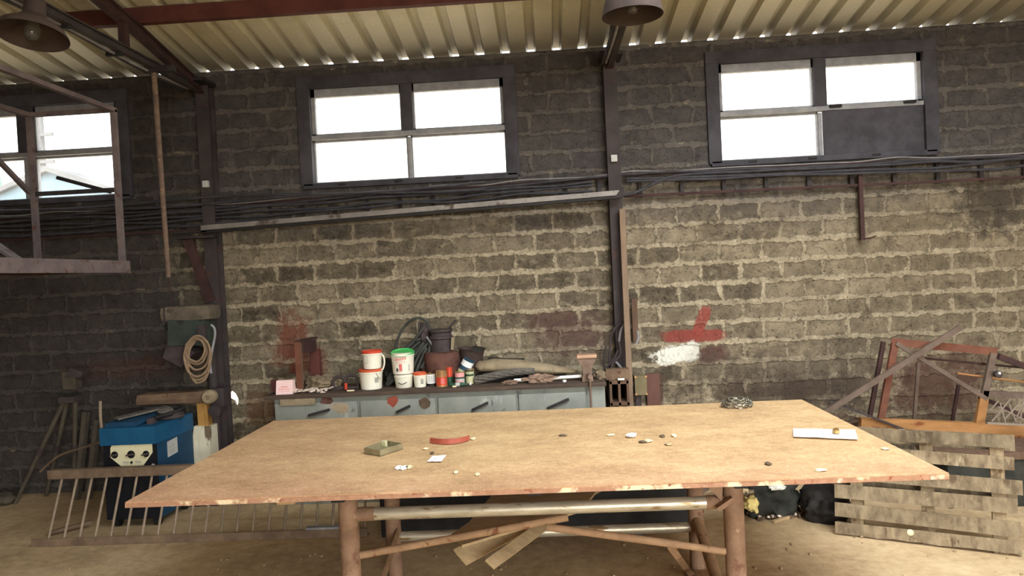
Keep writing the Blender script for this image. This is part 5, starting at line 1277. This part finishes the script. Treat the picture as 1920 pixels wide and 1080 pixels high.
for (pa, pb, lab) in (((1797, 722), (1786, 792), 'dark thin steel rod standing on the wall behind the rusty frame, right one'), ((1722, 680), (1716, 770), 'thin pale rod standing on the wall behind the rusty frame, left one')):
    a, b = onY(*pa, 6.55), onY(*pb, 6.50); b2 = b+(b-a)*((b.z)/(a.z-b.z))
    tag(MB().bar((b2.x, 6.45, .004), a, .025, .02, V((0, 1, 0))).build('steel_rod', 'rust_dark' if 'dark' in lab else 'grey_rust', None, 0), lab, 'rod', 'rods against the right wall')
cx_ = onY(1700, 800, 6.3).x+.5
t = thing('wooden_chest', 'dark wooden chest on the floor behind the pallet', 'chest', (cx_, 5.62, 0))
MB().box((cx_, 5.62, .17), (1.26, .38, .34), None, .012).build('body', 'tarp_black', t, 20)
MB().box((cx_, 5.62, .37), (1.32, .42, .055), None, .012).build('lid', 'wood_dark', t, 20)
for dx in (-.3, .3): MB().box((cx_+dx, 5.418, .325), (.05, .02, .09), None, .004).build('hasp', 'rust_dark', t, 20)
# scrap heap under the right of the table
c = onZ(1452, 962, 0); Yc = 5.35
tag(MB().blob((c.x-.03, 5.52, .10), (.23, .2, .19), .35, 2.2, 31).build('crumpled_tarp', 'tarp_black', None, 60), 'crumpled dark tarp heaped under the right end of the table', 'tarp')
p = onY(1408, 945, 5.3); tag(MB().blob((p.x, 5.3, p.z), (.05, .05, .055), .5, 2.4, 2, 3).build('yellow_foam', 'foam_yellow', None, 60), 'lump of yellow foam beside the dark tarp', 'foam')
tag(MB().blob((onZ(1568, 985, 0).x-.02, 5.32, .10), (.17, .16, .15), .25, 2, 41).build('black_bag', 'rubber_black', None, 60), 'slumped black bag between the tarp and the pallet', 'bag')
p = onY(1457, 913, 5.35); tag(MB().blob((p.x, 5.35, p.z), (.055, .03, .022), .5, 2.6, 3, 3).build('plastic_scrap', 'tube_white', None, 60), 'white plastic scrap on top of the dark tarp', 'scrap')
for i, (a, b, mt, lab) in enumerate((((1394, 925), (1440, 912), 'canvas', 'short tan plank topmost in the scrap heap under the table'), ((1400, 930), (1432, 920), 'wood_dark', 'dark short plank beneath the tan one in the scrap heap'), ((1396, 920), (1404, 940), 'scrap_cream', 'pale slat end at the left of the scrap heap'))):
    p, q = onY(*a, 5.32), onY(*b, 5.6)
    tag(MB().bar(p, q, .05, .03).build('scrap_plank', mt, None, 0), lab, 'plank', 'planks in the scrap heap')
a, b = onZ(1450, 978, .012), onZ(1508, 960, .012)
tag(MB().bar(a, b, .022, .02).build('floor_stick', 'plank_pale', None, 0), 'pale stick on the floor in front of the dark tarp', 'stick')
m = MB(); q = random.Random(17)
for i in range(60):
    u = q.uniform(1418, 1500); p = onZ(u, 966+(1500-u)*.06+q.uniform(-7, 6), 0); m.blob(p+V((0, 0, .012)), (q.uniform(.01, .035), q.uniform(.01, .03), q.uniform(.008, .022)), .5, 2, i, 1)
tag(m.build('metal_turnings', 'scrap_dark', None, 0), 'rubble and metal bits scattered before the dark tarp', 'rubble', None, 'stuff')
m = MB(); m2 = MB()
for i in range(26):
    u, v = q.uniform(1400, 1500), q.uniform(958, 975); p = onZ(u, v, 0); m2.blob(p+V((0, 0, .022)), (q.uniform(.008, .018), .012, .01), .4, 2, i, 1)
tag(m2.build('pale_chips', 'flock_white', None, 0), 'pale chips among the rubble before the dark tarp', 'chips', None, 'stuff')
m = MB()
for i in range(260):
    x, y = q.uniform(-3.4, 3.2), q.uniform(3.2, 5.0); r = q.uniform(.004, .013)
    m.blob((x, y, r*.5), (r, r*q.uniform(.6, 1.6), r*.7), .4, 2, i, 1)
tag(m.build('floor_debris', 'floor_crumb', None, 0), 'crumbs of dirt strewn over the concrete floor', 'debris', None, 'stuff')
